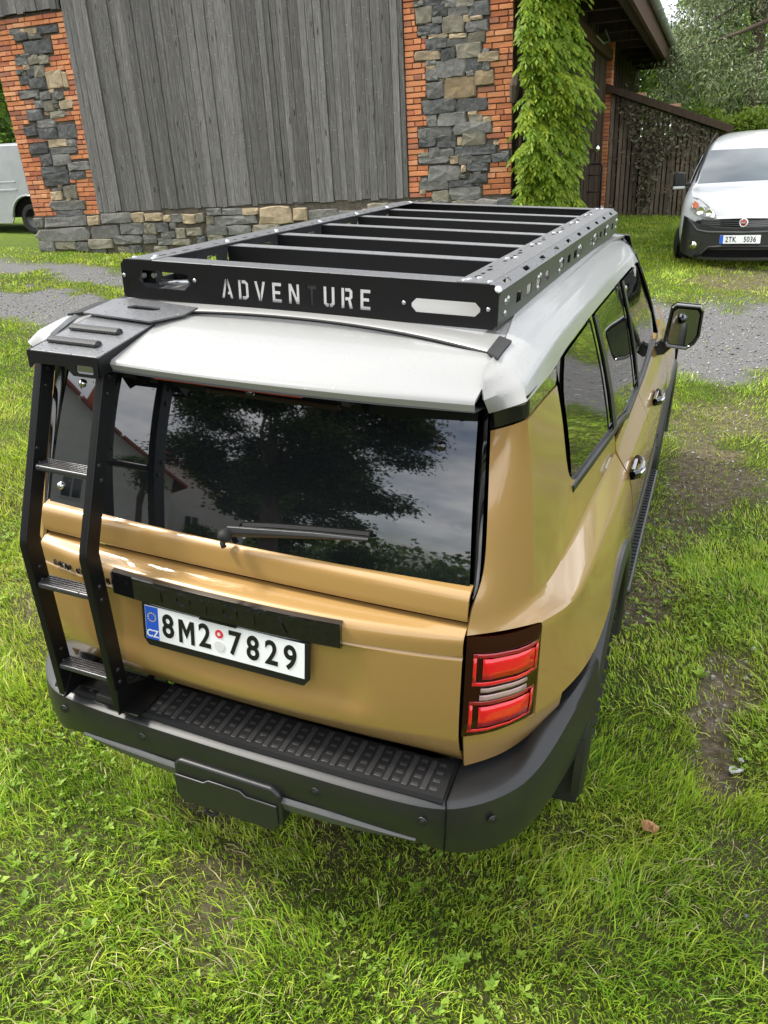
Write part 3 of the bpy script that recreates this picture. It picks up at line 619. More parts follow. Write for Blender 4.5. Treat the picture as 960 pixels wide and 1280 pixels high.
on_plate(-.259, -.0535, .259, .0545, .006, .0085).build('plate_sheet', 'plate_white', lp, bevel=.001)
on_plate(-.257, -.0525, -.213, .0535, .0087, .0094).build('blue_band', 'plate_blue', lp)
pfz = lambda x, y, z=.0092: pf @ Matrix.Translation((x, y, z))
plate('plate_character', [(-.026, -.037), (-.0145, -.037), (-.0145, .014), (0, -.022), (.0145, .014), (.0145, -.037), (.026, -.037), (.026, .037), (.0125, .037), (0, .006), (-.0125, .037), (-.026, .037)], [], .0016, pfz(-.117, -.001), 'ink_black', lp)
for ch, cx_, bo in (('8', -.180, .0022), ('2', -.056, .0022)): text('plate_character', ch, .104, pfz(cx_, -.001), 'ink_black', lp, ext=.0008, bold=bo, xs=.80 if ch != 'M' else .66)
for k, ch in enumerate('7829'): text('plate_character', ch, .104, pfz(.042 + .058 * k, -.001), 'ink_black', lp, ext=.0008, bold=.0022, xs=.80)
text('country_letters', 'CZ', .033, pfz(-.235, -.034, .0098), 'plate_white', lp, ext=.0004, bold=.0006, xs=.95)
m_ = MB()
for k in range(12):
    a = k * math.pi / 6; m_.lathe([(0, .0003), (.0024, .0003), (.0024, -.0003)], pf @ Vector((-.235 + .0135 * math.cos(a), .020 + .0135 * math.sin(a), .0098)), pf.to_3x3() @ Vector((0, 0, 1)), 5)
m_.build('star_ring', 'star_yellow', lp)
m_ = MB(); m_.lathe([(0, .0008), (.013, .0008), (.0135, -.0008)], pf @ Vector((-.008, .020, .0095)), pf.to_3x3() @ Vector((0, 0, 1)), 10); m_.build('registration_seal', 'sticker_red', lp)
m_ = MB(); m_.lathe([(0, .0012), (.006, .0012), (.0062, -.0008)], pf @ Vector((-.008, .020, .0097)), pf.to_3x3() @ Vector((0, 0, 1)), 6); m_.build('seal_centre', 'sticker_white', lp)
m_ = MB(); m_.lathe([(0, .0008), (.017, .0008), (.0175, -.0008)], pf @ Vector((-.008, -.018, .0095)), pf.to_3x3() @ Vector((0, 0, 1)), 20); m_.build('inspection_sticker', 'sticker_white', lp)
for k, ch in enumerate('LAND CRUISER'):
    if ch == ' ': continue
    x = -.615 + k * .0205; y = lerp(.084, .146, (abs(x) / .70) ** 2.4) - .001
    text('badge_letter', ch, .0265, frame((x, y, 1.142), (1, -.22, 0), (0, 0, 1)), 'gloss_black', car, ext=.003, bold=0., xs=.95)
# --- rear wiper
wp = MB(); wp.lathe([(0, .024), (.012, .023), (.018, .012), (.020, 0)], (.0, .150, 1.345), (0, -1, .35), 16); wip = wp.build('rear_wiper', 'rubber', car, sm=True)
def gy_(x, z):
    t = (z - 1.30) / .455; hw = lerp(.682, .628, t); return .187 + .165 * t - .014 * 4 * t * (1 - t) + .02 * (x / hw) ** 2
wpts = [(.0, gy_(0, 1.35) - .035, 1.352), (.10, gy_(.1, 1.362) - .032, 1.364), (.25, gy_(.25, 1.378) - .028, 1.381), (.405, gy_(.4, 1.39) - .022, 1.394)]
mb = MB()
mb.grid([[(p[0], p[1] + dy, p[2] + dz) for (dy, dz) in ((-.006, -w), (-.012, 0), (-.006, w), (.004, w), (.004, -w))] for p, w in zip(wpts, (.016, .013, .010, .004))], closed=True); mb.build('wiper_arm', 'bumper_plastic', wip, bevel=.002)
mb = MB(); mb.tube([(x, gy_(x, z) - .009, z) for x, z in ((.03, 1.362), (.12, 1.374), (.25, 1.387), (.40, 1.398))], .007, 6); mb.build('wiper_blade', 'rubber', wip)
mb = MB(); mb.tube([(-.015, gy_(0, 1.33) - .02, 1.335), (-.02, gy_(0, 1.31) - .03, 1.312), (-.012, gy_(0, 1.31) - .035, 1.305)], .008, 8); mb.build('washer_nozzle', 'rubber', wip, sm=True)
for x, z in ((.555, 1.63), (-.575, 1.66), (-.628, 1.36), (.0, 1.70)):
    mb = MB(); mb.lathe([(0, .008), (.008, .007), (.012, .003), (.0125, -.003)], (x, gy_(x, z) - .001, z), (0, -.93, .36), 16); mb.build('glass_stud', 'chrome' if x < 0 else 'gloss_black', rw, sm=True)
# --- spoiler
def sp(x, yc, ye, z, dz=0.): return (x, lerp(yc, ye, (abs(x) / .655) ** 2.2), z - dz * (abs(x) / .655) ** 3)
SX = [-.648, -.60, -.45, -.38, 0, .38, .45, .60, .648]
srow = [[sp(x, .550, .448, 1.835, .0) for x in SX], [sp(x, .535, .425, 1.858, .026) for x in SX], [sp(x, .40, .37, 1.842, .030) for x in SX], [sp(x, .25, .31, 1.808, .022) for x in SX], [sp(x, .168, .262, 1.788, .014) for x in SX], [sp(x, .160, .256, 1.778, .014) for x in SX], [sp(x, .170, .262, 1.760, .014) for x in SX]]
spo = patch('spoiler', srow, 'roof_grey', sub=2, solid=.012, flip=False, crow=(4, 5), cw=.5)
patch('spoiler_underside', [[sp(x, .166, .262, 1.757, .014) for x in SX], [sp(x, .26, .32, 1.748, .014) for x in SX], [sp(x, .40, .43, 1.722, .014) for x in SX]], 'letter_back', spo, sub=1, solid=.004, ref=(0, .3, 3))
mb = MB(); mb.box(-.22, .205, 1.742, .22, .235, 1.756); mb.build('brake_light', 'brake_red', spo, bevel=.004)
for x in (-.42, .32): mb = MB(); mb.box(x - .012, .25, 1.720, x + .012, .29, 1.748); mb.build('hinge_cover', 'rubber', spo, bevel=.004)
# --- roof
roofc = [[(x, y - .105 * (abs(x) / .63) ** 2.2 * (1 if y < .6 else 0), lerp(zc, zc - .020, (abs(x) / .63) ** 2)) for x in (-.63, -.5, -.3, 0, .3, .5, .63)] for y, zc in ((.566, 1.83), (.570, 1.856), (.585, 1.866), (.68, 1.874), (1.2, 1.886), (2.2, 1.886), (3.0, 1.872), (3.35, 1.84))]
patch('roof', roofc, 'roof_grey', sub=2, solid=.012, flip=False)
mb = MB(); mb.tube([(x, .563 - .105 * (abs(x) / .63) ** 2.2, 1.853 - .020 * (abs(x) / .63) ** 2) for x in np.linspace(-.63, .63, 25)], .0045, 6); mb.build('roof_seal', 'rubber', car, sm=True)
RS = [  # Y stations: drip, lower crease, upper, ditch edge
 [(.668, .316, 1.728), (.661, .288, 1.768), (.650, .312, 1.806), (.642, .372, 1.832)],
 [(.714, .312, 1.748), (.702, .322, 1.784), (.676, .358, 1.817), (.646, .42, 1.842)],
 [(.757, .318, 1.768), (.738, .350, 1.797), (.694, .41, 1.826), (.646, .48, 1.848)],
 [(.757, .50, 1.764), (.734, .53, 1.802), (.690, .56, 1.834), (.634, .62, 1.858)],
 [(.750, .72, 1.746), (.730, .75, 1.801), (.686, .78, 1.841), (.600, .80, 1.868)],
 [(.742, .86, 1.762), (.726, .90, 1.805), (.684, .95, 1.846), (.590, 1.0, 1.876)],
 [(.740, 1.6, 1.760), (.722, 1.6, 1.806), (.681, 1.6, 1.849), (.585, 1.6, 1.880)],
 [(.738, 2.4, 1.750), (.718, 2.4, 1.798), (.677, 2.4, 1.845), (.580, 2.4, 1.876)],
 [(.734, 2.95, 1.735), (.713, 2.95, 1.780), (.670, 2.95, 1.827), (.570, 2.95, 1.857)],
 [(.725, 3.20, 1.700), (.700, 3.20, 1.740), (.660, 3.22, 1.785), (.600, 3.25, 1.815)]]
for mi in SIDES:
    patch('roof_side', [[st[k] for st in RS] for k in (3, 2, 1, 0)], 'roof_grey', sub=2, solid=.012, crow=(2, 1), ccol=(2,), cw=.62, mirror=mi, flip=False)
    s = -1 if mi else 1
    mb = MB(); mb.grid([[(s * .622, y, z - .003) for y, z in ((.44, 1.842), (.50, 1.849), (.56, 1.856))], [(s * .660, y, z) for y, z in ((.40, 1.836), (.48, 1.843), (.54, 1.848))]], flip=mi); mb.build('roof_ditch', 'rubber', car, solid=.006)
# --- side glass: gloss surround sheet, panes proud of it, belt moulding
def side_pt(y, t, off=0.):
    zb = interp(y, [.84, 1.40, 1.62, 1.85, 2.6, 3.3, 3.6], [1.335, 1.335, 1.325, 1.272, 1.252, 1.24, 1.235]); zt = interp(y, [.75, .9, 1.6, 2.4, 2.95, 3.2, 3.6], [1.735, 1.756, 1.756, 1.746, 1.730, 1.69, 1.45])
    xb = interp(y, [.84, 1.17, 1.46, 1.85, 2.6, 3.3], [.811, .841, .866, .876, .873, .860]); xt = interp(y, [.75, 1.6, 2.4, 2.95, 3.2, 3.6], [.749, .738, .736, .732, .725, .80])
    x = lerp(xb, xt, t) + .018 * 4 * t * (1 - t) * .6
    return (x + off, y, lerp(zb, zt, t))
for mi in SIDES:
    ys = [.78, .9, 1.2, 1.45, 1.62, 1.85, 2.2, 2.6, 3.0, 3.2, 3.45]
    g = [[side_pt(y + (.08 * (1 - t) if y < .85 else 0), t, -.010) for y in ys] for t in (1, .66, .33, 0)]
    patch('window_surround', g, 'gloss_black', sub=1, solid=0, mirror=mi)
    for nm, yr in (('quarter_window', (.79, 1.40)), ('rear_door_window', (1.50, 2.22)), ('front_door_window', (2.36, 3.12))):
        y0, y1 = yr; g = []
        for t in (.97, .8, .6, .4, .2, .03):
            a = y0 + (.085 * (1 - t) - .02 * t if nm == 'quarter_window' else .0); b_ = y1 + (.25 * (1 - t) if nm == 'front_door_window' else 0)
            if nm == 'quarter_window' and t > .9: a += .10
            g.append([side_pt(lerp(a, b_, k / 6), t, -.004) for k in range(7)])
        patch(nm, g, 'glass_dark', sub=1, solid=0, mirror=mi)
    mb = MB(); s = -1 if mi else 1
    path = [side_pt(y, 0, .004) for y in (.85, 1.17, 1.40, 1.55, 1.70, 1.85, 2.2, 2.6, 3.0, 3.4)]
    mb.grid([[(s * (x + dx), y, z + dz) for dx, dz in ((-.012, .010), (.003, .010), (.006, -.004), (.004, -.016), (-.012, -.018))] for x, y, z in path], flip=not mi); mb.build('belt_moulding', 'bumper_plastic', car, sm=False, bevel=.002)
    for yc_ in (1.452, 2.292):
        mb = MB(); mb.grid([[tuple(Vector(side_pt(yc_ + dy, t, .002)) * 1 if not mi else Vector((-side_pt(yc_ + dy, t, .002)[0], yc_ + dy, side_pt(yc_ + dy, t, .002)[2]))) for dy in (-.028, .028)] for t in (.98, .66, .33, .03)], flip=mi is True); mb.build('door_pillar', 'powder_black', car, solid=.006)
# --- doors, front fender, bonnet, nose
def body_row(y, z):
    ext = {1.25: .873, 1.222: .880, 1.125: .934, 1.05: .956, .92: .967, .76: .968, .62: .955, .50: .935}
    x = ext[z]; x -= .10 * max(0, (y - 3.9) / 1.0) ** 2.2 if y > 3.9 else 0
    if 3.5 < y < 4.55 and z <= 1.125: x += .014
    return x
Zr = [1.25, 1.222, 1.125, 1.05, .92, .76, .62, .50]
for mi in SIDES:
    for nm, cols in (('rear_door', [lambda z: interp(z, [.5, .62, .76, .92, 1.05, 1.125, 1.25], [1.83, 1.80, 1.765, 1.675, 1.60, 1.565, 1.515]), 1.80, 2.0, 2.334]), ('front_door', [2.342, 2.7, 3.1, 3.478])):
        g = []
        for z in Zr:
            r_ = []
            for c_ in cols:
                y = c_(z) if callable(c_) else c_
                zz = z + (.012 if z == 1.25 and y < 1.7 else 0); r_.append((body_row(y, z), y, zz))
            g.append(r_)
        d = patch(nm, g, 'paint_tan', sub=2, solid=.010, crow=(1, 2), cw=.4, mirror=mi, flip=False)
        s = -1 if mi else 1; hy = 1.615 if nm == 'rear_door' else 2.63
        mb = MB(); mb.grid([[(s * (.952 + dx), y, 1.112 + dz) for dx, dz in ((-.012, -.02), (.0, -.024), (.006, 0), (0, .024), (-.012, .02))] for y in (hy - .02, hy + .03, hy + .10)], flip=mi); mb.build('handle_recess', 'gloss_black', d, sm=True)
        mb = MB(); mb.grid([[(s * (x + .013 * math.cos(a)), y, 1.114 + .020 * math.sin(a)) for a in np.linspace(0, 2 * math.pi, 9)[:-1]] for x, y in ((.948, hy - .040), (.968, hy - .02), (.978, hy + .03), (.978, hy + .09), (.968, hy + .135), (.948, hy + .15))], closed=True, flip=mi); mb.build('door_handle', 'gloss_black', d, sm=True)
        mb = MB(); mb.grid([[(s * (x + .003), y, 1.114 + dz) for dz in (-.014, .0, .014)] for x, y in ((.976, hy - .020), (.988, hy + .02), (.989, hy + .04))], flip=not mi); mb.build('handle_chrome', 'chrome', d, sm=True, solid=.003)
    g = []
    for z in Zr[:5]:
        g.append([(body_row(y, z) - (.02 if z > 1.2 and y > 3.6 else 0), y, z - (.06 * max(0, y - 3.5) if z > 1.1 else 0)) for y in (3.486, 3.8, 4.1, 4.45, 4.75)])
    patch('front_fender', g, 'paint_tan', sub=2, solid=.01, crow=(1, 2), cw=.4, mirror=mi, flip=False)
    s = -1 if mi else 1
    # lower cladding, running board, arch flares
    patch('sill_cladding', [[(.962, 1.74, .66), (.966, 2.3, .60), (.966, 3.0, .60), (.962, 3.5, .64)], [(.972, 1.76, .58), (.975, 2.3, .52), (.975, 3.0, .52), (.972, 3.5, .56)], [(.93, 1.8, .44), (.93, 2.3, .43), (.93, 3.0, .43), (.93, 3.46, .44)]], 'bumper_plastic', sub=1, mirror=mi, flip=False)
    mb = MB(); mb.box(min(s * .86, s * 1.0), 1.86, .40, max(s * .86, s * 1.0), 3.42, .435); rb_ = mb.build('running_board', 'bumper_plastic', car, bevel=.012)
    mb = MB()
    for k in range(38): y = 1.90 + k * .04; mb.box(min(s * .885, s * .988), y, .434, max(s * .885, s * .988), y + .02, .440)
    mb.build('tread_rib', 'rubber', rb_)
    for cy_, tag_ in ((1.17, 0), (4.02, 1)):
        g = []
        for a in np.linspace(R(-12), R(192), 19):
            ca, sa = math.cos(a), math.sin(a); k_ = 1.0
            ro, ri = .555, .470
            yo, zo = cy_ + ro * ca, .425 + ro * sa * 1.0; yi_, zi = cy_ + ri * ca, .425 + ri * sa
            g.append([(.955, yo, zo), (.982, lerp(yi_, yo, .92), lerp(zi, zo, .92)), (.994, lerp(yi_, yo, .6), lerp(zi, zo, .6)), (.992, lerp(yi_, yo, .15), lerp(zi, zo, .15)), (.975, yi_, zi), (.90, yi_, zi), (.80, yi_, zi)])
        patch('arch_flare', g, 'bumper_plastic', sub=1, solid=.006, mirror=mi, flip=True, ccol=(1, 2), cw=.5)
        mb = MB(); mb.grid([[(s * xx, cy_ + .49 * math.cos(a), .425 + .49 * math.sin(a)) for xx in (.55, .90)] for a in np.linspace(0, math.pi, 13)]); mb.build('wheel_liner', 'void', car)
    # wheels
    for cy_ in (1.17, 4.02):
        wh = empty('wheel'); wh.parent = car
        mb = MB(); ax = (s, 0, 0); c0 = (s * .675, cy_, .40)
        mb.lathe([(.235, .005), (.30, -.004), (.355, .0), (.385, .018), (.400, .05), (.402, .13), (.400, .215), (.385, .250), (.352, .268), (.30, .272), (.245, .258), (.235, .24)], c0, ax, 48); mb.build('tyre', 'tyre', wh, sm=True)
        mb = MB()
        for k in range(40):
            a = 2 * math.pi * k / 40
            for xo, da in ((.02, 0), (.10, .08), (.18, 0), (.245, .04)):
                Mt = Matrix.Translation((c0[0] + s * (xo + .02), cy_, .40)) @ Matrix.Rotation(a + da, 4, 'X') @ Matrix.Translation((0, 0, .403)); mb.box(-.028, -.021, -.012, .028, .021, .008 if xo != .245 else -.001, Mt)
        mb.build('tread_blocks', 'tyre', wh)
        mb = MB(); mb.lathe([(.0, .235), (.07, .235), (.08, .215), (.20, .20), (.225, .245), (.24, .25), (.238, .10), (.20, .04), (0, .04)], c0, ax, 36); mb.build('rim', 'rim_black', wh, sm=True)
        mb = MB()
        for k in range(6):
            Mt = Matrix.Translation((c0[0] + s * .225, cy_, .40)) @ Matrix.Rotation(k * math.pi / 3, 4, 'X'); mb.box(-.012, -.022, .05, .012, .022, .225, Mt)
        mb.build('spoke', 'rim_black', wh, bevel=.005)
        if cy_ < 2:
            mb = MB()
            for k in [q for q in range(40) if q % 20 in (1, 2, 3, 5, 6, 7, 8, 10)]:
                a = 2 * math.pi * k / 40; Mt = Matrix.Translation((c0[0] + s * .274, cy_, .40)) @ Matrix.Rotation(a, 4, 'X') @ Matrix.Translation((0, 0, .325)); mb.box(-.0015, -.017 + .004 * (k % 3), -.020, .0015, .017 - .005 * (k % 2), .020 - .006 * (k % 4 == 0), Mt)
            mb.build('sidewall_lettering', 'sticker_white', wh)
        x0, x1 = sorted((s * .72, s * .975)); mb = MB(); mb.prism([(x0, cy_ - .515, .56), (x1, cy_ - .535, .56), (x1, cy_ - .50, .24), (x0, cy_ - .48, .20)], (0, .012, 0)); mb.build('mud_flap', 'rubber', car, bevel=.004)
    # door mirrors
    mi_o = empty('door_mirror'); mi_o.parent = car
    def mrr(x, y, z): return (s * x, y, z)
    oc_ = [(.915, 1.275), (.935, 1.250), (1.045, 1.245), (1.085, 1.280), (1.106, 1.33), (1.104, 1.465), (1.085, 1.492), (.955, 1.494), (.928, 1.472)]
    cx_ = sum(p[0] for p in oc_) / 9; cz_ = sum(p[1] for p in oc_) / 9
    mb = MB(); mb.grid([[mrr(cx_ + (x - cx_) * k_, y, cz_ + (z - cz_) * k_) for x, z in oc_] for y, k_ in ((3.212, .70), (3.203, .82), (3.190, .90), (3.190, .96), (3.205, 1.0), (3.26, 1.0), (3.32, .93), (3.36, .70), (3.37, .3))], closed=True, flip=mi); mb.build('mirror_housing', 'gloss_black', mi_o, bevel=.006)
    mb = MB(); mb.add([mrr(cx_ + (x - cx_) * .76, 3.199, cz_ + (z - cz_) * .80) for x, z in oc_], [tuple(range(9))]); mb.build('mirror_glass', 'mirror_glass', mi_o)
    mb = MB(); mb.grid([[mrr(x, y + dy, z) for dy in (-.03, .05)] for x, y, z in ((.86, 3.27, 1.235), (.90, 3.27, 1.265), (.955, 3.27, 1.262))] , flip=mi); mb.add([mrr(*p) for p in ((.86, 3.24, 1.18), (.93, 3.24, 1.20), (.98, 3.24, 1.26), (.90, 3.24, 1.275), (.86, 3.32, 1.18), (.93, 3.32, 1.20), (.98, 3.32, 1.26), (.90, 3.32, 1.275))], [(0, 1, 2, 3), (7, 6, 5, 4), (0, 4, 5, 1), (1, 5, 6, 2), (2, 6, 7, 3), (3, 7, 4, 0)]); mb.build('mirror_foot', 'rubber', mi_o, bevel=.006)
hood = [[(x, y, z - .05 * (abs(x) / .84) ** 3) for x in (-.85, -.6, -.2, 0, .2, .6, .85)] for y, z in ((3.62, 1.235), (3.9, 1.24), (4.3, 1.215), (4.65, 1.165), (4.78, 1.10), (4.80, .98))]
patch('bonnet', hood, 'paint_tan', sub=2, flip=False)
patch('windscreen', [[(x, y + .10 * (1 - (x / .78) ** 2), z) for x in [k * w_ for k in (-1, -.6, 0, .6, 1)]] for y, z, w_ in ((3.22, 1.835, .66), (3.42, 1.55, .74), (3.60, 1.25, .80))], 'glass_dark', sub=2, flip=False)
for mi in SIDES: patch('windscreen_pillar', [[(.62, 3.24, 1.825), (.71, 3.20, 1.745)], [(.745, 3.42, 1.55), (.80, 3.42, 1.50)], [(.80, 3.62, 1.25), (.865, 3.62, 1.24)]], 'gloss_black', sub=2, mirror=mi, flip=False)
patch('front_bumper', [[(x, y + .16 * (1 - (x / .98) ** 2), z) for x in (-.97, -.8, -.4, 0, .4, .8, .97)] for y, z in ((4.66, .98), (4.74, .90), (4.76, .70), (4.70, .50), (4.5, .44))], 'bumper_plastic', sub=2, flip=False)
# --- roof rack
mat('slat_wet_sheen', (.16, .162, .168), .42, 0., spec=1., drops=(70, 1., .06), var=(90, .6, (.06, .06, .062)))  # black slat coat painted pale for the sky sheen on its wet top
mat('powder_side_lit', (.022, .0225, .024), .42, 0., spec=.7, drops=(80, .6, .1), var=(40, .5, (.04, .041, .043)))  # black coat painted lighter, as the outward side catches light
rack = empty('roof_rack'); rack.parent = car; rack['label'] = 'black slatted roof rack with cut-out lettering'
GL = {'A': (.71, [[(0, 0), (.17, 0), (.345, .8), (.345, 1), (.25, 1)], [(.368, 1), (.46, 1), (.71, 0), (.54, 0), (.49, .2), (.368, .2), (.368, .34), (.455, .34), (.368, .74)]]),
 'D': (.62, [[(0, 0), (.17, 0), (.17, 1), (0, 1)], [(.22, 0), (.45, 0), (.62, .15), (.62, .85), (.45, 1), (.22, 1), (.22, .83), (.40, .83), (.45, .78), (.45, .22), (.40, .17), (.22, .17)]]),
 'V': (.67, [[(0, 1), (.18, 1), (.335, .3), (.335, 0), (.25, 0)], [(.67, 1), (.42, 0), (.358, 0), (.358, .38), (.49, 1)]]),
 'E': (.55, [[(0, 0), (.55, 0), (.55, .17), (.17, .17), (.17, .42), (.48, .42), (.48, .58), (.17, .58), (.17, .83), (.55, .83), (.55, 1), (0, 1)]]),
 'N': (.62, [[(0, 0), (.16, 0), (.16, .65), (.44, 0), (.62, 0), (.62, 1), (.46, 1), (.46, .35), (.18, 1), (0, 1)]]),
 'T': (.59, [[(0, 1), (0, .83), (.21, .83), (.21, 0), (.38, 0), (.38, .83), (.59, .83), (.59, 1)]]),
 'U': (.62, [[(0, 1), (0, .15), (.15, 0), (.29, 0), (.29, .17), (.21, .17), (.17, .21), (.17, 1)], [(.62, 1), (.62, .15), (.47, 0), (.325, 0), (.325, .17), (.41, .17), (.45, .21), (.45, 1)]]),
 'R': (.64, [[(0, 0), (.17, 0), (.17, 1), (0, 1)], [(.21, 1), (.5, 1), (.62, .88), (.62, .55), (.52, .45), (.64, 0), (.46, 0), (.37, .40), (.21, .40), (.21, .56), (.42, .56), (.45, .6), (.45, .8), (.42, .84), (.21, .84)]])}
holes = []; H = .056
for k, ch in enumerate('ADVENTURE'):
    w, ps = GL[ch]; cx = -.243 + .020 + k * .0560
    for pl in ps: holes.append([(cx + (x - w / 2) * H, 1.886 + y * H) for x, y in pl])
holes.append(rrect(.362, 1.893, .556, 1.930, .014))
holes.append([(-.545, 1.918), (-.520, 1.898), (-.375, 1.898), (-.352, 1.918), (-.362, 1.946), (-.53, 1.950)])
YB, YF, ZT, ZB = .600, 3.02, 1.980, 1.862
outer = [(-.592, ZB), (.592, ZB), (.604, ZB + .012), (.604, ZT - .018), (.590, ZT - .001), (-.590, ZT - .001), (-.604, ZT - .018), (-.604, ZB + .012)]
plate('back_plate', outer, holes, .003, frame((0, YB, 0), (1, 0, 0), (0, 0, 1)), 'powder_black', rack)
plate('front_plate', outer, [], .003, frame((0, YF, 0), (1, 0, 0), (0, 0, 1)), 'powder_black', rack)
mb = MB(); mb.box(-.498, YB + .002, ZT - .004, .498, YB + .085, ZT); mb.build('back_flange', 'powder_wet_sheen', rack, bevel=.0015)
mb = MB(); mb.box(-.498, YF - .075, ZT - .004, .498, YF - .002, ZT); mb.build('front_flange', 'powder_wet_sheen', rack, bevel=.0015)
mb = MB(); mb.box(.024, YB + .006, ZB, .076, YB + .03, ZT - .006); mb.build('support_bracket', 'letter_back', rack)
mb = MB(); mb.box(-.55, YB + .03, 1.905, -.50, YB + .034, 1.945); mb.build('latch_plate', 'powder_black', rack)
for x in (-.528, -.49): mb = MB(); mb.lathe([(0, .006), (.008, .006), (.009, 0)], (x, YB + .012, 1.932 + (x + .528) * .05), (0, -1, 0), 8); mb.build('bolt', 'bolt_steel', rack)
mb = MB(); mb.tube([(-.475, YB + .02, 1.912), (-.36, YB + .008, 1.922)], .0085, 10); mb.build('latch_pin', 'bolt_steel', rack, sm=True)
bolt_me = MB().lathe([(0, .0045), (.006, .0035), (.009, .001), (.0092, -.001)], (0, 0, 0), (0, 0, 1), 8).mesh('bolt'); smooth(bolt_me); bolt_me.materials.append(MAT['bolt_steel'])
bolt_dark = bolt_me.copy(); bolt_dark.materials.clear(); bolt_dark.materials.append(MAT['bolt_dark'])
def bolt(p, n=(0, 0, 1), par=None, k=1.):
    o = link('bolt', bolt_dark if par else bolt_me, None, par or rack); o.location = p; o.rotation_euler = Vector(n).to_track_quat('Z', 'Y').to_euler(); o.scale = (k, k, k)
bars = [1.08, 1.44, 1.83, 2.23, 2.62]
for y in bars:
    mb = MB(); mb.box(-.497, y - .032, 1.966, .497, y + .032, 1.970); mb.box(-.497, y - .032, 1.885, .497, y - .028, 1.966); mb.box(-.497, y + .028, 1.885, .497, y + .032, 1.966)
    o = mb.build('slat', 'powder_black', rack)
    mb = MB(); mb.box(-.496, y - .0325, 1.9702, .496, y + .0325, 1.9722); mb.build('slat_top_sheen', 'slat_wet_sheen', rack)  # thin pale sheet carrying the painted sky sheen of the slat
for s in (-1, 1):
    n_ = int((YF - YB) / .12)
    hs = []
    for k in range(n_):
        y = .10 + k * .125
        if k % 3 != 2: hs.append(oval(y, -.030, .020, .0075, 12)); 
        hs.append(oval(y + .055, -.030 if k % 3 != 1 else -.018, .016, .0065, 12))
    f1 = frame((s * .487, YB, ZT), (0, 1, 0), (-s, 0, 0))
    out = [(0, 0), (YF - YB, 0), (YF - YB, -.090), (0, -.090)] if True else None
    if s < 0: f1 = frame((s * .487, YB, ZT), (0, 1, 0), (1, 0, 0))
    plate('rail_top', out, hs, .003, f1, 'powder_wet_sheen', rack)
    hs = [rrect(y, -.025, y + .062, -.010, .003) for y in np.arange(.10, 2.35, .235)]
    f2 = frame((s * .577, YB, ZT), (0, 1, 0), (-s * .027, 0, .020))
    plate('rail_bevel', [(0, 0), (YF - YB, 0), (YF - YB, -.0345), (0, -.0345)], hs, .003, f2, 'powder_wet_sheen', rack)
    hs = []
    for k, y in enumerate(np.arange(.20, 2.3, .135)):
        if k % 5 < 4: hs.append(rrect(y, -.064, y + .062, -.034, .003))
    f3 = frame((s * .604, YB, ZT - .020), (0, 1, 0), (0, 0, 1))
    plate('rail_side', [(0, -.012), (.02, 0), (YF - YB, 0), (YF - YB, -.098), (0, -.098)], hs, .003, f3, 'powder_side_lit', rack)
    for y in bars + [YB + .06, YF - .05]:
        bolt((s * .508, y - .012, ZT + .001)); bolt((s * .528, y + .018, ZT + .001))
        for dy, dz in ((-.05, -.035), (-.022, -.032), (-.05, -.066)): bolt((s * .606, y + dy + .06, ZT - dz * -1 - .02), (s, 0, 0))
    for y in (.9, 1.9, 2.8):
        mb = MB(); x0, x1 = sorted((s * .54, s * .600)); mb.box(x0, y - .04, 1.868, x1, y + .04, 1.905); mb.build('rack_foot', 'powder_black', rack, bevel=.003)
for x in (-.57, -.50, .50, .57): bolt((x, YB + .03, ZT + .001))
for x in (-.595, .340, .578, -.335): bolt((x, YB - .002, 1.915 if x > 0 else 1.93), (0, -1, 0), None, .7)
mb = MB(); mb.lathe([(0, .002), (.009, .001), (.010, -.004)], (.603, YB - .002, ZT - .010), (.6, -.6, .6), 12); mb.build('corner_hole_disc', 'sticker_white', rack)  # white disc added in place of a small oval hole in the corner

# --- side ladder on the left of the tailgate
lad = empty('ladder'); lad.parent = car; lad['label'] = 'black metal ladder with three rungs and top platform'
prof = [(.030, .712), (.004, 1.262), (.010, 1.285), (.196, 1.775)]
def rail(x0, x1, dep=.056, nm='rail'):
    mb = MB(); poly = [(x0, y, z) for y, z in prof] + [(x0, y + dep, z) for y, z in prof[::-1]]
    mb.prism(poly, (x1 - x0, 0, 0)); o = mb.build(nm, 'powder_black', lad, bevel=.003); return o
rR = rail(-.392, -.366); rL = rail(-.606, -.580)
def lad_y(z): return interp(z, [p[1] for p in prof], [p[0] for p in prof])
for z in (1.485, 1.140, .838):
    y = lad_y(z); mb = MB(); mb.box(-.580, y + .004, z - .018, -.392, y + .058, z); o = mb.build('rung', 'rung_wet', lad, bevel=.005)
    mb = MB()
    for k in range(5): mb.box(-.576, y + .009 + k * .0098, z - .001, -.396, y + .013 + k * .0098, z + .0022)
    mb.build('rung_grip', 'rung_wet', o)
    for zz in (z + .022, z - .022): bolt((-.3655, y + .028, zz), (1, 0, 0), lad, .9); bolt((-.5795, y + .028, zz + .02), (1, 0, 0), lad, .8)
for zz in (1.735, 1.690): bolt((-.3655, lad_y(zz) + .028, zz), (1, 0, 0), lad, .9); bolt((-.5795, lad_y(zz) + .026, zz), (1, 0, 0), lad, .8)
for zz in (.735, .765): bolt((-.3655, lad_y(zz) + .026, zz), (1, 0, 0), lad, .9)
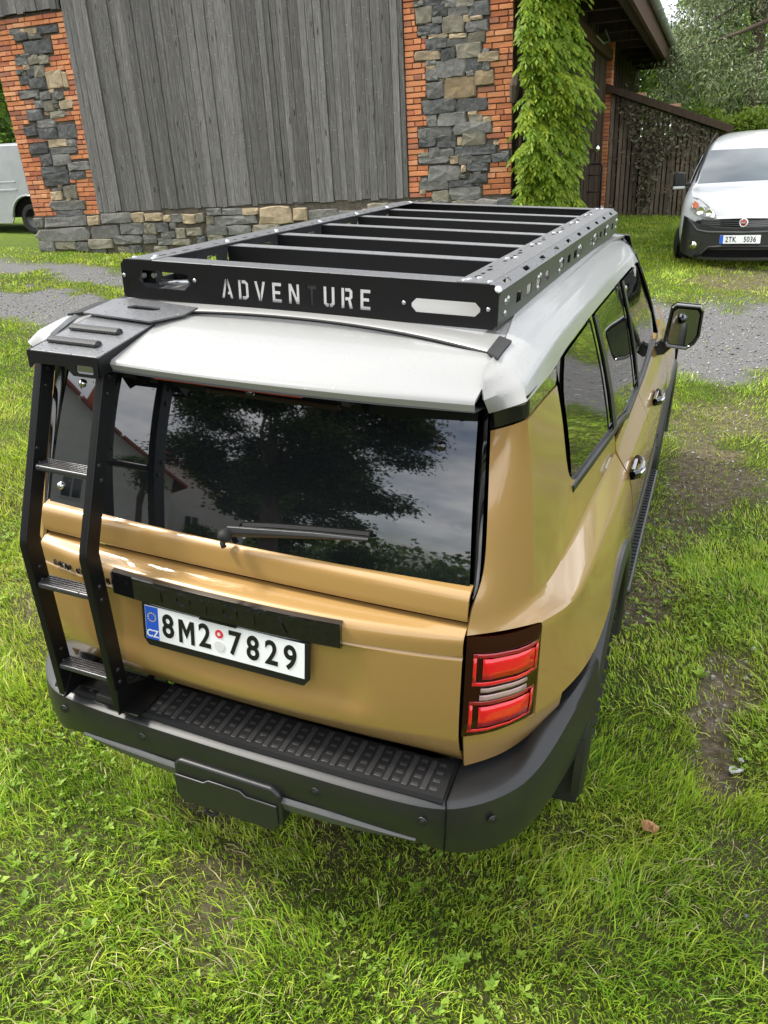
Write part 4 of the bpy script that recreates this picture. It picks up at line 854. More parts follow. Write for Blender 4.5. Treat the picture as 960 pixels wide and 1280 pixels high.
# feet
mb = MB(); mb.prism([(-.366, .020, .712), (-.366, .060, .712), (-.366, .20, .728), (-.366, .205, .745), (-.366, .16, .752), (-.366, .075, .792), (-.366, .026, .80)], (.006, 0, 0)); mb.build('foot_bracket', 'powder_black', lad)
mb = MB(); mb.box(-.392, .03, .712, -.30, .195, .720); mb.build('foot_plate', 'powder_black', lad, bevel=.002)
mb = MB(); mb.prism([(-.582, .020, .712), (-.582, .17, .712), (-.582, .19, .75), (-.582, .08, .79)], (.006, 0, 0)); mb.build('foot_bracket', 'powder_black', lad)
mb = MB(); mb.box(-.575, .085, .713, -.40, .150, .719); mb.build('foot_plate', 'powder_black', lad, bevel=.002)
mb = MB(); mb.box(-.47, .045, .715, -.402, .09, .742); mb.build('rubber_foot', 'rubber', lad, bevel=.006)
# top platform
zp = lambda y: 1.797 + (y - .150) * .16
mb = MB(); mb.prism([(-.575, .150, zp(.150)), (-.350, .150, zp(.150)), (-.345, .160, zp(.160)), (-.345, .395, zp(.395)), (-.578, .415, zp(.415)), (-.578, .400, zp(.400))], (0, 0, .005)); mb.build('platform', 'powder_wet_sheen', lad, bevel=.002)
plate('platform_front', [(-.580, .006), (-.580, -.040), (-.575, -.040), (-.56, -.026), (-.455, -.026), (-.43, -.048), (-.346, -.048), (-.346, .006)], [rrect(-.418, -.040, -.362, -.018, .004)], .004, frame((0, .149, zp(.150) - .004), (1, 0, 0), (0, .1, 1)), 'powder_black', lad)
mb = MB(); mb.prism([(-.346, .147, zp(.15) - .048), (-.346, .147, zp(.15) + .003), (-.346, .395, zp(.395) + .003), (-.346, .40, zp(.4) - .012), (-.346, .26, zp(.26) - .036), (-.346, .205, zp(.2) - .05)], (.004, 0, 0)); mb.build('platform_side', 'powder_black', lad)
mb = MB(); mb.prism([(-.580, .147, zp(.15) - .040), (-.580, .147, zp(.15) + .003), (-.580, .395, zp(.395) + .003), (-.580, .40, zp(.4) - .012), (-.580, .26, zp(.26) - .030)], (-.004, 0, 0)); mb.build('platform_side', 'powder_black', lad)
mb = MB(); mb.box(-.416, .147, 1.758, -.364, .150, 1.775); mb.build('name_plate', 'bolt_steel', lad, bevel=.001)
for y in (.215, .305):
    mb = MB(); n_ = 36
    mb.grid([[(x, y + .016 * math.cos(a) * k_, zp(y) + .006 + .014 * math.sin(a) * k_) for a in np.linspace(0, math.pi, 8)] for x, k_ in [(-.565, .0)] + [(lerp(-.56, -.395, j / n_), 1.0 if j % 2 else .95) for j in range(n_ + 1)] + [(-.390, .0)]], flip=True); mb.build('grip_strip', 'bumper_plastic', lad, sm=False)
plate('roof_bracket', [(-.596, -.155), (-.345, -.175), (-.285, -.09), (-.285, -.02), (-.54, .012), (-.596, -.01)], [rrect(-.50, -.085, -.385, -.052, .012)], .005, frame((0, .55, 1.866), (1, 0, 0), (0, 1, .10)), 'powder_wet_sheen', lad)

# ================================================================ barn
mat('plank_grey', (.195, .183, .167), .88, spec=.15, stretch=(18, 18, .42), objvar=.26, var=[(.8, .6, (.30, .29, .276)), (.45, .7, (.06, .057, .054)), (2.4, .6, (.075, .071, .067)), (9, .6, (.38, .372, .36)), (17, .7, (.05, .047, .044))], knots=((9, 9, 2.2), .15, (.04, .036, .033)), flecks=((8, 8, 17), .17, (.26, .253, .245)), bump=[(4, 1., .02), (14, .9, .010)])
mat('plank_brown', (.052, .036, .025), .85, spec=.2, stretch=(14, 14, .6), objvar=.35, var=[(1.6, .6, (.095, .066, .045)), (6, .5, (.02, .015, .012))], bump=(6, .6, .01))
mat('slat_brown', (.165, .128, .098), .85, spec=.2, stretch=(14, 14, .6), objvar=.35, var=[(1.6, .6, (.25, .205, .165)), (6, .5, (.07, .052, .042))], bump=(6, .6, .01))
mat('beam_brown', (.085, .045, .028), .8, spec=.25, var=[(4, .6, (.05, .03, .022))], bump=(8, .4, .01))
mat('brick', (.5, .2, .1), .9, spec=.15, ramp=[(.46, .145, .065), (.64, .235, .098), (.70, .29, .125), (.58, .20, .088), (.70, .345, .175), (.44, .13, .07), (.25, .12, .085)], objvar=.10, var=[(5, .30, (.50, .27, .16)), (14, .22, (.30, .14, .09))], bump=(9, .5, .01))
for nm, c, c2 in (('stone_d', (.075, .08, .086), (.04, .043, .047)), ('stone_g', (.14, .14, .135), (.075, .077, .075)), ('stone_o', (.18, .168, .13), (.11, .10, .08)), ('stone_t', (.33, .26, .17), (.22, .165, .11)), ('stone_c', (.27, .20, .115), (.17, .13, .085))):
    mat(nm, c, .9, spec=.15, objvar=.2, var=[(4, .8, c2), (11, .5, tuple(min(1, x * 1.5) for x in c)), (23, .25, (.32, .28, .20))], bump=[(9, .9, .02), (30, .5, .008)])
mat('mortar', (.10, .088, .07), .95, spec=.1, var=[(9, .6, (.22, .185, .14)), (30, .5, (.06, .052, .045))], bump=(25, .9, .02))
mat('zinc', (.33, .35, .37), .4, .7, var=(6, .4, (.22, .23, .25)))
mat('roof_felt', (.07, .06, .055), .85, var=(5, .5, (.11, .095, .085)))
mat('terracotta', (.52, .30, .18), .8, var=(6, .4, (.42, .26, .17)))
mat('red_paint', (.40, .02, .022), .35, coat=.5)
mat('dark_steel', (.02, .02, .021), .45, .3)
mat('bark', (.11, .085, .065), .9, spec=.15, stretch=(6, 6, 1.5), var=(4, .7, (.05, .04, .032)), bump=(6, .9, .03))
RP_ST = "-130,422,-101,428,d -139,423,-126,428,g -94,417,-81,426,g -80,416,-54,424,o -62,403,-33,420,d -138,402,-114,421,o -112,408,-92,420,d -91,406,-63,416,g -99,386,-70,406,o -113,400,-100,407,g -69,398,-60,406,t -60,399,-43,403,t -66,385,-34,397,g -135,387,-101,397,d -122,397,-105,400,d -120,383,-93,386,t -90,380,-65,384,t -63,372,-39,384,o -123,370,-93,382,d -94,370,-63,380,g -80,354,-43,372,o -102,354,-81,368,d -141,357,-102,367,t -123,367,-102,371,d -49,348,-20,358,t -110,332,-67,354,g -66,338,-43,353,d -42,358,-34,363,g -42,338,-33,347,g -124,350,-110,355,g -124,345,-111,350,t -125,331,-106,344,g -71,336,-66,351,g -65,333,-55,338,g -54,320,-27,337,c -98,305,-51,332,c -124,308,-99,328,g -132,288,-82,306,d -80,288,-36,303,d -108,271,-66,288,g -124,272,-110,286,g -62,273,-44,282,o -63,282,-50,287,t -43,273,-31,279,t -86,259,-29,273,g -130,256,-90,270,g -139,258,-127,268,g -74,244,-38,260,o -138,246,-112,257,d -111,243,-82,258,d -79,245,-73,255,t -84,231,-19,243,d -123,231,-107,244,g -107,231,-85,241,g -139,233,-124,237,o -140,223,-92,231,g -90,221,-79,230,t -78,219,-58,231,g -58,220,-30,229,d -29,220,-3,230,d -67,210,-33,219,d -124,198,-75,218,g -73,209,-68,217,t -62,194,-36,205,d -139,186,-93,199,g -92,188,-56,197,d -92,171,-43,187,g -119,169,-94,184,o -32,162,6,168,g -73,165,-32,169,g"
LP_ST = "-840,453,-819,459,g -818,453,-811,458,t -809,450,-793,458,t -792,450,-786,457,t -786,449,-743,458,d -833,443,-805,453,d -804,443,-780,448,g -820,421,-761,440,d -827,419,-808,422,g -840,408,-817,419,g -815,407,-793,420,o -793,406,-773,417,o -828,400,-815,407,t -822,390,-805,404,d -807,387,-786,405,o -844,395,-834,401,g -787,370,-752,395,t -752,369,-744,391,t -840,379,-817,391,d -821,372,-789,386,d -823,369,-789,386,d -848,359,-806,369,g -804,354,-782,365,g -779,353,-757,363,g -769,338,-743,350,t -801,336,-782,352,o -819,342,-802,353,g -840,324,-808,340,d -791,325,-761,334,o -819,311,-785,322,g -852,301,-828,314,d -823,312,-785,323,g -826,295,-786,310,d -784,292,-745,314,d -808,281,-768,292,t -766,280,-749,290,g -851,272,-812,288,d -805,270,-750,279,g -832,253,-809,269,d -806,252,-768,269,g -776,243,-729,254,g -835,240,-780,250,d -835,220,-779,239,d -776,228,-743,240,d -797,198,-767,218,o -825,196,-802,210,t -829,179,-755,194,g -820,166,-763,178,d"
PL_ST = "-872,152,-855,167,g -853,152,-756,167,g -754,153,-729,167,t -874,127,-755,148,g -872,110,-838,126,g -836,113,-791,126,o -790,109,-764,124,g -761,113,-711,128,o -752,130,-694,151,g -726,155,-660,170,g -659,155,-636,170,t -634,156,-597,168,t -691,135,-639,153,g -706,120,-646,133,g -638,135,-614,152,o -644,120,-617,134,g -613,138,-589,152,d -615,117,-585,127,g -595,154,-583,164,t -581,153,-559,165,g -558,150,-533,164,t -606,128,-578,137,g -576,127,-557,142,o -584,116,-549,125,o -586,143,-575,152,g -510,162,-483,172,g -482,162,-443,170,g -442,161,-414,170,t -414,145,-354,171,t -352,149,-328,168,t -497,147,-420,160,g -327,148,-276,164,g -515,131,-476,147,g -474,130,-430,144,g -427,129,-376,144,o -374,128,-332,143,g -329,129,-292,146,g -290,128,-246,145,t -274,147,-237,161,g -235,148,-192,162,t -190,147,-162,162,g -244,129,-196,145,g -195,128,-163,145,g -512,148,-498,160,o"
barn = empty('barn', (-1.701, 10.693, 0), R(2.6))
tag(barn, 'old barn with grey plank front between brick and stone piers', 'barn')
rb = random.Random(11)
def stone_mesh(w, h):
    """rough faced field stone, front towards -y, about 40 triangles"""
    pts = []
    for (a, b_), n in (((-1, -1), 3), ((1, -1), 2), ((1, 1), 3), ((-1, 1), 2)):
        nx_, ny_ = {(-1, -1): (1, -1), (1, -1): (1, 1), (1, 1): (-1, 1), (-1, 1): (-1, -1)}[(a, b_)]
        for k in range(n):
            t = k / n; x = lerp(a, nx_, t); z = lerp(b_, ny_, t); sh = .95 if k == 0 else 1.0
            j = .12; pts.append((x * w / 2 * (sh + rb.uniform(-j, j * .6)), z * h / 2 * (sh + rb.uniform(-j, j * .6))))
    n = len(pts); d = rb.uniform(.022, .05); mb = MB()
    rings = [[(x, .06, z) for x, z in pts], [(x, -d * .45, z) for x, z in pts], [(x * rb.uniform(.86, .96), -d + rb.uniform(-.010, .010), z * rb.uniform(.84, .95)) for x, z in pts]]
    mb.grid([r_[::-1] for r_ in rings], closed=True)
    c = len(mb.v); mb.add([(rb.uniform(-.2, .2) * w, -d - rb.uniform(-.004, .014), rb.uniform(-.2, .2) * h)], [])
    mb.f += [(2 * n + k, c, 2 * n + (k + 1) % n)[::-1] for k in range(n)]
    mb.f = [f[::-1] for f in mb.f]
    return mb.mesh('stone')
def stones(txt, par, y=0., dz=.012):
    out = []
    for it in txt.split():
        a, b_, c, d, t = it.split(','); u0, z0, u1, z1 = [int(q) / 100 for q in (a, b_, c, d)]
        o = link('stone', stone_mesh((u1 - u0) + .022, (z1 - z0) + .020), 'stone_' + t, par); o.location = ((u0 + u1) / 2, y, (z0 + z1) / 2); o.rotation_euler = (0, rb.uniform(-.03, .03), 0); out.append((u0, z0, u1, z1))
    return out
bricks_me = []
for k in range(6):
    mb = MB(); j = lambda a: rb.uniform(-a, a)
    ou = [(-.5, -.5), (.5, -.5), (.5, .5), (-.5, .5)]
    r0 = [(x, .5, z) for x, z in ou]; r1 = [(x + j(.012), -.40 + j(.03), z + j(.04)) for x, z in ou]; r2 = [(x * .94 + j(.012), -.5 + j(.04), z * .84 + j(.03)) for x, z in ou]
    mb.grid([r0, r1, r2], closed=True); mb.f.append((8, 9, 10, 11)); bricks_me.append(mb.mesh('brick')); bricks_me[-1].materials.append(MAT['brick'])
nbrick = 0
def brick(par, u0, u1, z, y=0., h=.0745, dep=.13):
    o = link('brick', rb.choice(bricks_me), None, par); o.location = ((u0 + u1) / 2, y + dep / 2 - .016 + rb.uniform(-.006, .006), z); o.scale = (u1 - u0, dep, h - .011); o.rotation_euler = (0, rb.uniform(-.008, .008), rb.uniform(-.02, .02))
def pier(txt, uL, uR, z0, z1, par):
    ss = stones(txt, par); z = z0 + .037; k = 0; cnt = 0
    for _ in range(2600):   # pfill: small stones wedged between the big ones
        w = rb.uniform(.05, .13); h = rb.uniform(.03, .07); u_ = rb.uniform(min(s[0] for s in ss), max(s[2] for s in ss) - w); z_ = rb.uniform(z0, 4.4)
        row = [s for s in ss if s[1] - .02 < z_ + h / 2 < s[3] + .02]
        if not row or u_ < min(s[0] for s in row) or u_ + w > max(s[2] for s in row) or any(u_ < t[2] - .006 and u_ + w > t[0] + .006 and z_ < t[3] - .006 and z_ + h > t[1] + .006 for t in ss): continue
        ss += stones('%d,%d,%d,%d,%s' % (round(u_ * 100), round(z_ * 100), round((u_ + w) * 100), round((z_ + h) * 100), rb.choice('dgto')), par, .008); cnt += 1
        if cnt > 45: break
    while z < z1:
        row = [s for s in ss if s[1] - .02 < z < s[3] + .02]
        spans = [(uL(z), uR)] if not row else [(uL(z), min(s[0] for s in row) - .006), (max(s[2] for s in row) + .006, uR)]
        for a, b_ in spans:
            u = a; first = (k % 2 == 0)
            while b_ - u > .045:
                w = (.262 if (first if b_ - u > .2 else False) else .128) + rb.uniform(-.012, .012); first = not first
                if b_ - u - w < .05: w = b_ - u
                brick(par, u + .005, u + w - .005, z); u += w
        z += .0745; k += 1
mb = MB(); mb.box(-1.555, .012, 1.0, -.004, .60, 5.4); rp = mb.build('brick_pier', 'mortar', barn)
mb = MB(); mb.prism([(-8.70, .012, 1.0), (-7.27, .012, 1.0), (-7.27, .012, 4.80), (-8.86, .012, 4.80)], (0, .6, 0)); lpier = mb.build('brick_pier', 'mortar', barn)
pier(RP_ST, lambda z: -1.560, 0.0, 1.76, 4.45, rp)
pier(LP_ST, lambda z: lerp(-8.70, -8.87, (z - 1.7) / 3.1), -7.265, 1.70, 4.77, lpier)
mb = MB(); mb.box(-8.74, -.005, .80, .0, .58, 1.725); mb.box(-7.26, -.002, 1.70, -1.56, .4, 1.775); plin = mb.build('stone_plinth', 'mortar', barn)
PTK = stones(PL_ST, plin, -.02)
def fill(u0, u1, z0, z1, taken, n, par):
    for _ in range(n):
        w = rb.uniform(.14, .34); h = rb.uniform(.09, .17); u_ = rb.uniform(u0, u1 - w); z_ = rb.uniform(z0, z1 - h)
        if any(u_ < t[2] + .004 and u_ + w > t[0] - .004 and z_ < t[3] + .004 and z_ + h > t[1] - .004 for t in taken): continue
        taken += stones('%d,%d,%d,%d,%s' % (round(u_ * 100), round(z_ * 100), round((u_ + w) * 100), round((z_ + h) * 100), rb.choice('ggdoto')), par, -.02)
fill(-8.7, -2.3, 1.02, 1.72, PTK, 5000, plin)
u = -2.25
while u < -.05:   # plinth under the right pier
    for z0_, z1_ in ((1.42, 1.70), (1.12, 1.40)):
        w = rb.uniform(.22, .42); stones('%d,%d,%d,%d,%s' % (u * 100, z0_ * 100, min(u + w, 0) * 100, z1_ * 100, rb.choice('gdgo')), plin, -.02)
    u += .34
# plank front
mb = MB(); mb.box(-7.30, .02, 1.74, -1.53, .06, 5.6); pw = mb.build('plank_wall', 'void', barn)
u = -7.285; k = 0
while u < -1.57:
    w = min(rb.uniform(.095, .165), -1.565 - u); zb = 1.755 + rb.uniform(-.02, .012) + .006 * (u + 4); mb = MB()
    y0 = -.035 + rb.uniform(-.009, .009); wz = [zb, 2.4, 3.2, 4.0, 5.6]; dx = [rb.uniform(-.004, .004) for _ in wz]
    rows = [[(-w / 2 + .0035 + d_, .03, z), (-w / 2 + .003 + d_, y0 + .003, z), (-w / 2 + .009 + d_, y0, z), (w / 2 - .009 + d_, y0 + rb.uniform(-.002, .002), z), (w / 2 - .003 + d_, y0 + .003, z), (w / 2 - .0035 + d_, .03, z)] for z, d_ in zip(wz, dx)]
    mb.grid(rows); mb.add(rows[0], [(5, 4, 3, 2, 1, 0)])
    o = mb.build('plank', 'plank_grey', pw); o.location = (u + w / 2, 0, 0); u += w; k += 1
mb = MB(); mb.box(-9.1, -.01, 4.80, -7.29, .30, 5.6); bw = mb.build('gable_boarding', 'void', barn)
u = -9.1
while u < -7.33:
    w = min(rb.uniform(.11, .16), -7.30 - u); mb = MB(); mb.box(u + .003, -.075 + rb.uniform(-.006, .006), 4.775 + rb.uniform(0, .03), u + w - .003, -.03, 5.6); mb.build('plank', 'plank_grey', bw); u += w
mb = MB(); mb.prism([(-9.1, .10, 5.55), (-.1, .10, 5.55), (-.1, .10, 5.55 + .12), (-3.9, .10, 7.95), (-9.1, .10, 5.62)], (0, .05, 0)); gab = mb.build('gable', 'void', barn)
u = -9.1
while u < -.1:
    w = rb.uniform(.11, .17); um = u + w / 2; zt = min(5.55 + .12 + (-.1 - um) * .62, 7.95 - (-3.9 - um) * .45 if um < -3.9 else 99); mb = MB()
    if zt > 5.6: mb.box(u + .003, .04 + rb.uniform(-.006, .006), 5.50, u + w - .003, .10, zt); mb.build('plank', 'plank_grey', gab)
    u += w
mb = MB(); mb.box(-1.56, -.02, 5.35, .02, .3, 5.56); mb.build('pier_cap', 'plank_grey', barn)
# side wall along the yard
SW = math.atan2(.3, 12.4)
def sw(d, off=0.): return .45 + .0242 * d + off
mb = MB(); mb.grid([[(sw(.3, -.06), .3, z), (sw(15, -.06), 15, z)] for z in (.6, 5.3)]); side = mb.build('side_wall', 'void', barn, solid=.05)
mb = MB(); mb.box(-.05, .25, .8, .47, .55, 5.0); mb.build('corner_post', 'plank_brown', side)
d = .5
while d < 14.9:
    if not 6.95 < d < 7.35:
        w = rb.uniform(.17, .24); xo = rb.uniform(-.012, .012); mb = MB(); mb.prism([(sw(d, -.01 + xo), d + .006, .75), (sw(d + w, -.01 + xo), d + w - .006, .75), (sw(d + w, -.01 + xo), d + w - .006, 5.2), (sw(d, -.01 + xo), d + .006, 5.2)], (-.03, 0, 0)); mb.build('plank', 'plank_brown', side); d += w
    else: d = 7.36
mb = MB(); mb.prism([(sw(1), 1, 3.98), (sw(6.95), 6.95, 3.98), (sw(6.95), 6.95, 4.16), (sw(1), 1, 4.16)], (.10, 0, 0)); mb.build('rail_beam', 'beam_brown', side)
mb = MB(); mb.box(sw(7.15) - .30, 6.97, .8, sw(7.15) + .075, 7.33, 5.1); pil = mb.build('brick_pillar', 'mortar', barn)
z = .95
while z < 4.95:
    o = link('brick', rb.choice(bricks_me), None, pil); o.location = (sw(7.15) - .04, 6.975, z); o.scale = (.25, .06, .0635)
    o = link('brick', rb.choice(bricks_me), None, pil); o.location = (sw(7.15) + .07, 7.15, z); o.scale = (.34, .06, .0635); o.rotation_euler = (0, 0, math.pi / 2)
    z += .0745
# roof, eaves, rafters, gutter
ea = lambda d_: 1.50 + .0242 * (d_ - 1.0)
def roofp(x, d_, up=0.): return (x, d_, 4.42 + up + (ea(d_) - x) * .62)
mb = MB(); mb.grid([[roofp(ea(d_) + .03, d_, t_), roofp(-3.9, d_, t_)] for d_, t_ in ((.15, .0), (14.2, 0))]); mb.grid([[roofp(ea(d_) + .03, d_, .09), roofp(-3.9, d_, .09)] for d_ in (.15, 14.2)], flip=True)
rf = mb.build('roof', 'roof_felt', barn)
mb = MB(); q = [roofp(-3.9, d_, .09) for d_ in (.15, 14.2)]; mb.grid([[q[0], (-9.4, .15, 4.7)], [q[1], (-9.4, 14.2, 4.7)]]); mb.build('roof_slope', 'roof_felt', rf, solid=.08)
mb = MB(); mb.prism([(ea(.2), .2, 4.10), (ea(13.5), 13.5, 4.08), (ea(13.5), 13.5, 4.42), (ea(.2), .2, 4.44)], (-.06, 0, 0)); mb.build('fascia_board', 'beam_brown', rf)
mb = MB(); mb.prism([(ea(.2) - .06, .2, 4.16), (ea(13.5) - .06, 13.5, 4.14), (ea(13.5) - .25, 13.5, 4.16), (ea(.2) - .25, .2, 4.18)], (0, 0, .05)); mb.build('soffit_board', 'plank_brown', rf)
for k in range(10):
    d_ = .8 + k * 1.4; mb = MB(); mb.prism([(ea(d_) - .06, d_, 4.16), (sw(d_, -.1), d_, 4.16 + .62 * (ea(d_) - sw(d_))), (sw(d_, -.1), d_, 4.36 + .62 * (ea(d_) - sw(d_))), (ea(d_) - .06, d_, 4.36)], (0, .14, 0)); mb.build('rafter', 'plank_brown', rf)
    mb = MB(); mb.box(sw(d_, -.05), d_ + .3, 4.30, ea(d_) - .08, d_ + .46, 4.48); mb.build('tie_beam', 'plank_brown', rf)
mb = MB(); g = []
for d_ in (.3, 3, 6, 9.6): g.append([(ea(d_) + .075 + .075 * math.cos(a), d_, 4.47 + .075 * math.sin(a)) for a in np.linspace(math.pi, 2 * math.pi, 9)])
mb.grid(g); mb.build('gutter', 'zinc', rf, sm=True, solid=.006)
for d_ in np.arange(.6, 9.6, 1.1): mb = MB(); mb.tube([(ea(d_) + .075 + .08 * math.cos(a), d_, 4.47 + .08 * math.sin(a)) for a in np.linspace(math.pi, 2 * math.pi, 7)], .012, 5); mb.build('gutter_bracket', 'zinc', rf)
mb = MB(); mb.tube([(ea(9.6) + .075, 9.55, 4.45), (ea(9.6) + .16, 10.0, 4.33), (ea(9.6) + .20, 10.2, 4.27)], .05, 10); mb.build('downpipe', 'zinc', rf, sm=True)
mb = MB(); mb.tube([(.02, -.06, 2.95), (.05, -.10, 3.15), (.07, -.07, 3.3)], [.05, .075, .055], 7); mb.build('timber_stub', 'bark', barn)
mb = MB(); mb.tube([(sw(2.5, .04), 2.5, 4.9), (sw(2.5, .10), 2.6, 4.6), (sw(2.5, .10), 3.2, 4.55)], .018, 6); mb.build('hook', 'zinc', side)
mb = MB(); mb.tube([(sw(4, .12), 4.0, 4.12), (sw(4, .2), 4.6, 4.05), (sw(5, .22), 5.2, 4.15), (sw(5, .15), 5.0, 4.32)], .016, 6); mb.build('chain_hook', 'zinc', side)

# ---------------------------------------------------------------- lean-to shed
shed = empty('lean_to_shed', (-1.701, 10.693, 0), R(2.6)); tag(shed, 'brown slatted lean-to shed with sloping roof beside the barn', 'shed')
top = lambda u_: lerp(3.43, 2.50, (u_ - .62) / 2.46)
u = .64
while u < 3.06:
    w = rb.uniform(.060, .082); xo = rb.uniform(-.01, .01); mb = MB(); lean = rb.uniform(-.012, .012)
    mb.prism([(u, 7.0 + xo, .86 + rb.uniform(-.02, .05)), (u + w, 7.0 + xo, .86 + rb.uniform(-.02, .05)), (u + w + lean, 7.0 + xo, top(u + w) - .03), (u + lean, 7.0 + xo, top(u) - .03)], (0, .022, 0)); mb.build('slat', 'slat_brown', shed); u += w + rb.uniform(.014, .034)
for z in (1.45, 2.35): mb = MB(); mb.box(.64, 7.03, z, 3.06, 7.10, z + .09); mb.build('cross_rail', 'plank_brown', shed)
mb = MB(); mb.prism([(.56, 6.82, 3.50), (3.16, 6.82, 2.535), (3.16, 6.82, 2.62), (.56, 6.82, 3.585)], (0, 4.5, 0)); mb.build('roof', 'roof_felt', shed)
mb = MB(); mb.prism([(.56, 6.79, 3.44), (3.18, 6.79, 2.47), (3.18, 6.79, 2.61), (.56, 6.79, 3.58)], (0, .028, 0)); mb.build('verge_board', 'plank_brown', shed)
mb = MB(); mb.grid([[(.66, 7.9, z), (3.05, 7.9, z)] for z in (.7, 2.5)]); mb.grid([[(3.07, 7.03, z), (3.07, 11.2, z)] for z in (.7, 2.5)]); mb.build('back_wall', 'plank_brown', shed, solid=.03)
mb = MB(); mb.box(.60, 6.97, .8, .68, 7.06, 3.42); mb.build('corner_post', 'slat_brown', shed); mb = MB(); mb.box(3.04, 6.97, .7, 3.12, 7.06, 2.5); mb.build('corner_post', 'slat_brown', shed)
for (u_, z_) in ((1.9, 2.975), (1.2, 3.225)): mb = MB(); mb.box(u_, 6.95, z_ + .06, u_ + .22, 7.3, z_ + .12); mb.build('loose_tile', 'terracotta', shed)

# camouflage net: scraps on the slats
pn, tn, ln, wn_, cn = [], [], [], [], []
r2 = np.random.RandomState(3)
for _ in range(5200):
    u_ = r2.uniform(.80, 3.0); z_ = r2.uniform(1.0, 3.4)
    if z_ > top(u_) - .08: continue
    low = interp(u_, [.8, 1.0, 1.25, 1.5, 1.68, 1.85, 2.1, 2.5, 3.0], [3.25, 2.85, 2.2, 1.2, 1.02, 1.9, 2.0, 2.15, 2.2]); dens = 1.0 if z_ > low + .15 else .35 if z_ > low else .05
    if u_ > 1.9 and z_ < 2.5: dens = .5 * dens + .10
    if r2.rand() > dens: continue
    a = r2.rand() * 6.28; pn.append((u_, 6.94 - r2.rand() ** 2 * .12, z_)); tn.append((math.cos(a) * .8, -.35 - .4 * r2.rand(), math.sin(a) * .7 - .4)); ln.append(r2.uniform(.05, .13)); wn_.append(r2.uniform(.012, .03)); g_ = r2.rand(); cn.append((.07 + .11 * g_, .066 + .095 * g_, .042 + .055 * g_) if r2.rand() > .15 else (.2, .185, .12))
pn = np.array(pn); tn = unit(np.array(tn)); nn_ = unit(np.array([[0, -1, .3]]) + r2.normal(0, .5, tn.shape)); P, T, C_ = leaves_mesh(pn, nn_, tn, np.array(ln), np.array(wn_), np.array(cn))
me = np_mesh('camouflage_net', P, [T]); setcol(me, C_); net = link('camouflage_net', me, 'needle'); net.location = barn.location; net.rotation_euler = barn.rotation_euler; tag(net, 'ragged olive camouflage net hung over the slatted shed', 'net')
# things by the side wall
tro = empty('hand_trolley', (-1.701, 10.693, 0), R(2.6)); tag(tro, 'black tubular hand trolley leaning beside the slatted shed', 'trolley')
zg = gzf(-1.0, 15.5)
mb = MB(); mb.tube([(.50, 4.70, zg + .08), (.50, 4.85, zg + 1.08), (.52, 4.86, zg + 1.13), (.58, 4.87, zg + 1.15), (.76, 4.87, zg + 1.15), (.81, 4.86, zg + 1.12), (.82, 4.85, zg + 1.08), (.82, 4.70, zg + .08)], .019, 8); mb.build('frame', 'dark_steel', tro, sm=True)
for z in (.35, .65, .95): mb = MB(); mb.tube([(.50, 4.70 + z * .15, zg + z), (.82, 4.70 + z * .15, zg + z)], .014, 6); mb.build('crossbar', 'dark_steel', tro, sm=True)
mb = MB(); mb.box(.48, 4.45, zg + .03, .84, 4.72, zg + .045); mb.build('toe_plate', 'dark_steel', tro)
for x in (.46, .86): mb = MB(); mb.lathe([(0, -.03), (.10, -.03), (.13, -.015), (.13, .015), (.10, .03), (0, .03)], (x, 4.80, zg + .13), (1, 0, 0), 16); mb.build('wheel', 'rubber', tro, sm=True)
gb = empty('gas_bottle', (-1.701, 10.693, 0), R(2.6)); tag(gb, 'red gas bottle by the barn side wall', 'gas bottle')
mb = MB(); mb.lathe([(.10, 0), (.11, .02), (.11, .62), (.10, .70), (.06, .76), (.03, .78), (.03, .84), (0, .85)], (.40, 4.75, zg), (0, 0, 1), 20); mb.build('bottle_body', 'red_paint', gb, sm=True)
mb = MB(); mb.lathe([(.045, .80), (.05, .80), (.05, .90), (.04, .91), (0, .91)], (.40, 4.75, zg), (0, 0, 1), 12); mb.build('valve', 'bolt_steel', gb, sm=True)
rl = empty('round_lamp', (-1.701, 10.693, 0), R(2.6)); tag(rl, 'small round chrome lamp on the dark side wall', 'lamp')
mb = MB(); mb.lathe([(0, .05), (.06, .04), (.075, .0), (.05, -.05)], (.66, 5.1, zg + 1.42), (.3, -1, .1), 14); mb.build('lamp_bowl', 'chrome', rl, sm=True); mb = MB(); mb.tube([(.66, 5.15, zg + 1.42), (.64, 5.2, zg + 1.25), (.62, 5.25, zg + 1.2)], .012, 6); mb.build('lamp_stem', 'dark_steel', rl)
zg2 = gzf(-1.5, 13.0); cp = empty('clay_pipe', (-1.701, 10.693, 0), R(2.6)); tag(cp, 'pale terracotta pipe standing under the climbing vine', 'pipe')
mb = MB(); mb.lathe([(.12, 0), (.12, .50), (.145, .52), (.145, .62), (.125, .62), (.12, .50)], (.60, 1.9, zg2), (0, 0, 1), 18); mb.build('pipe_body', 'terracotta', cp, sm=True); mb = MB(); mb.lathe([(.146, .54), (.150, .56), (.146, .58)], (.60, 1.9, zg2), (0, 0, 1), 18); mb.build('pipe_ring', 'terracotta', cp, sm=True)

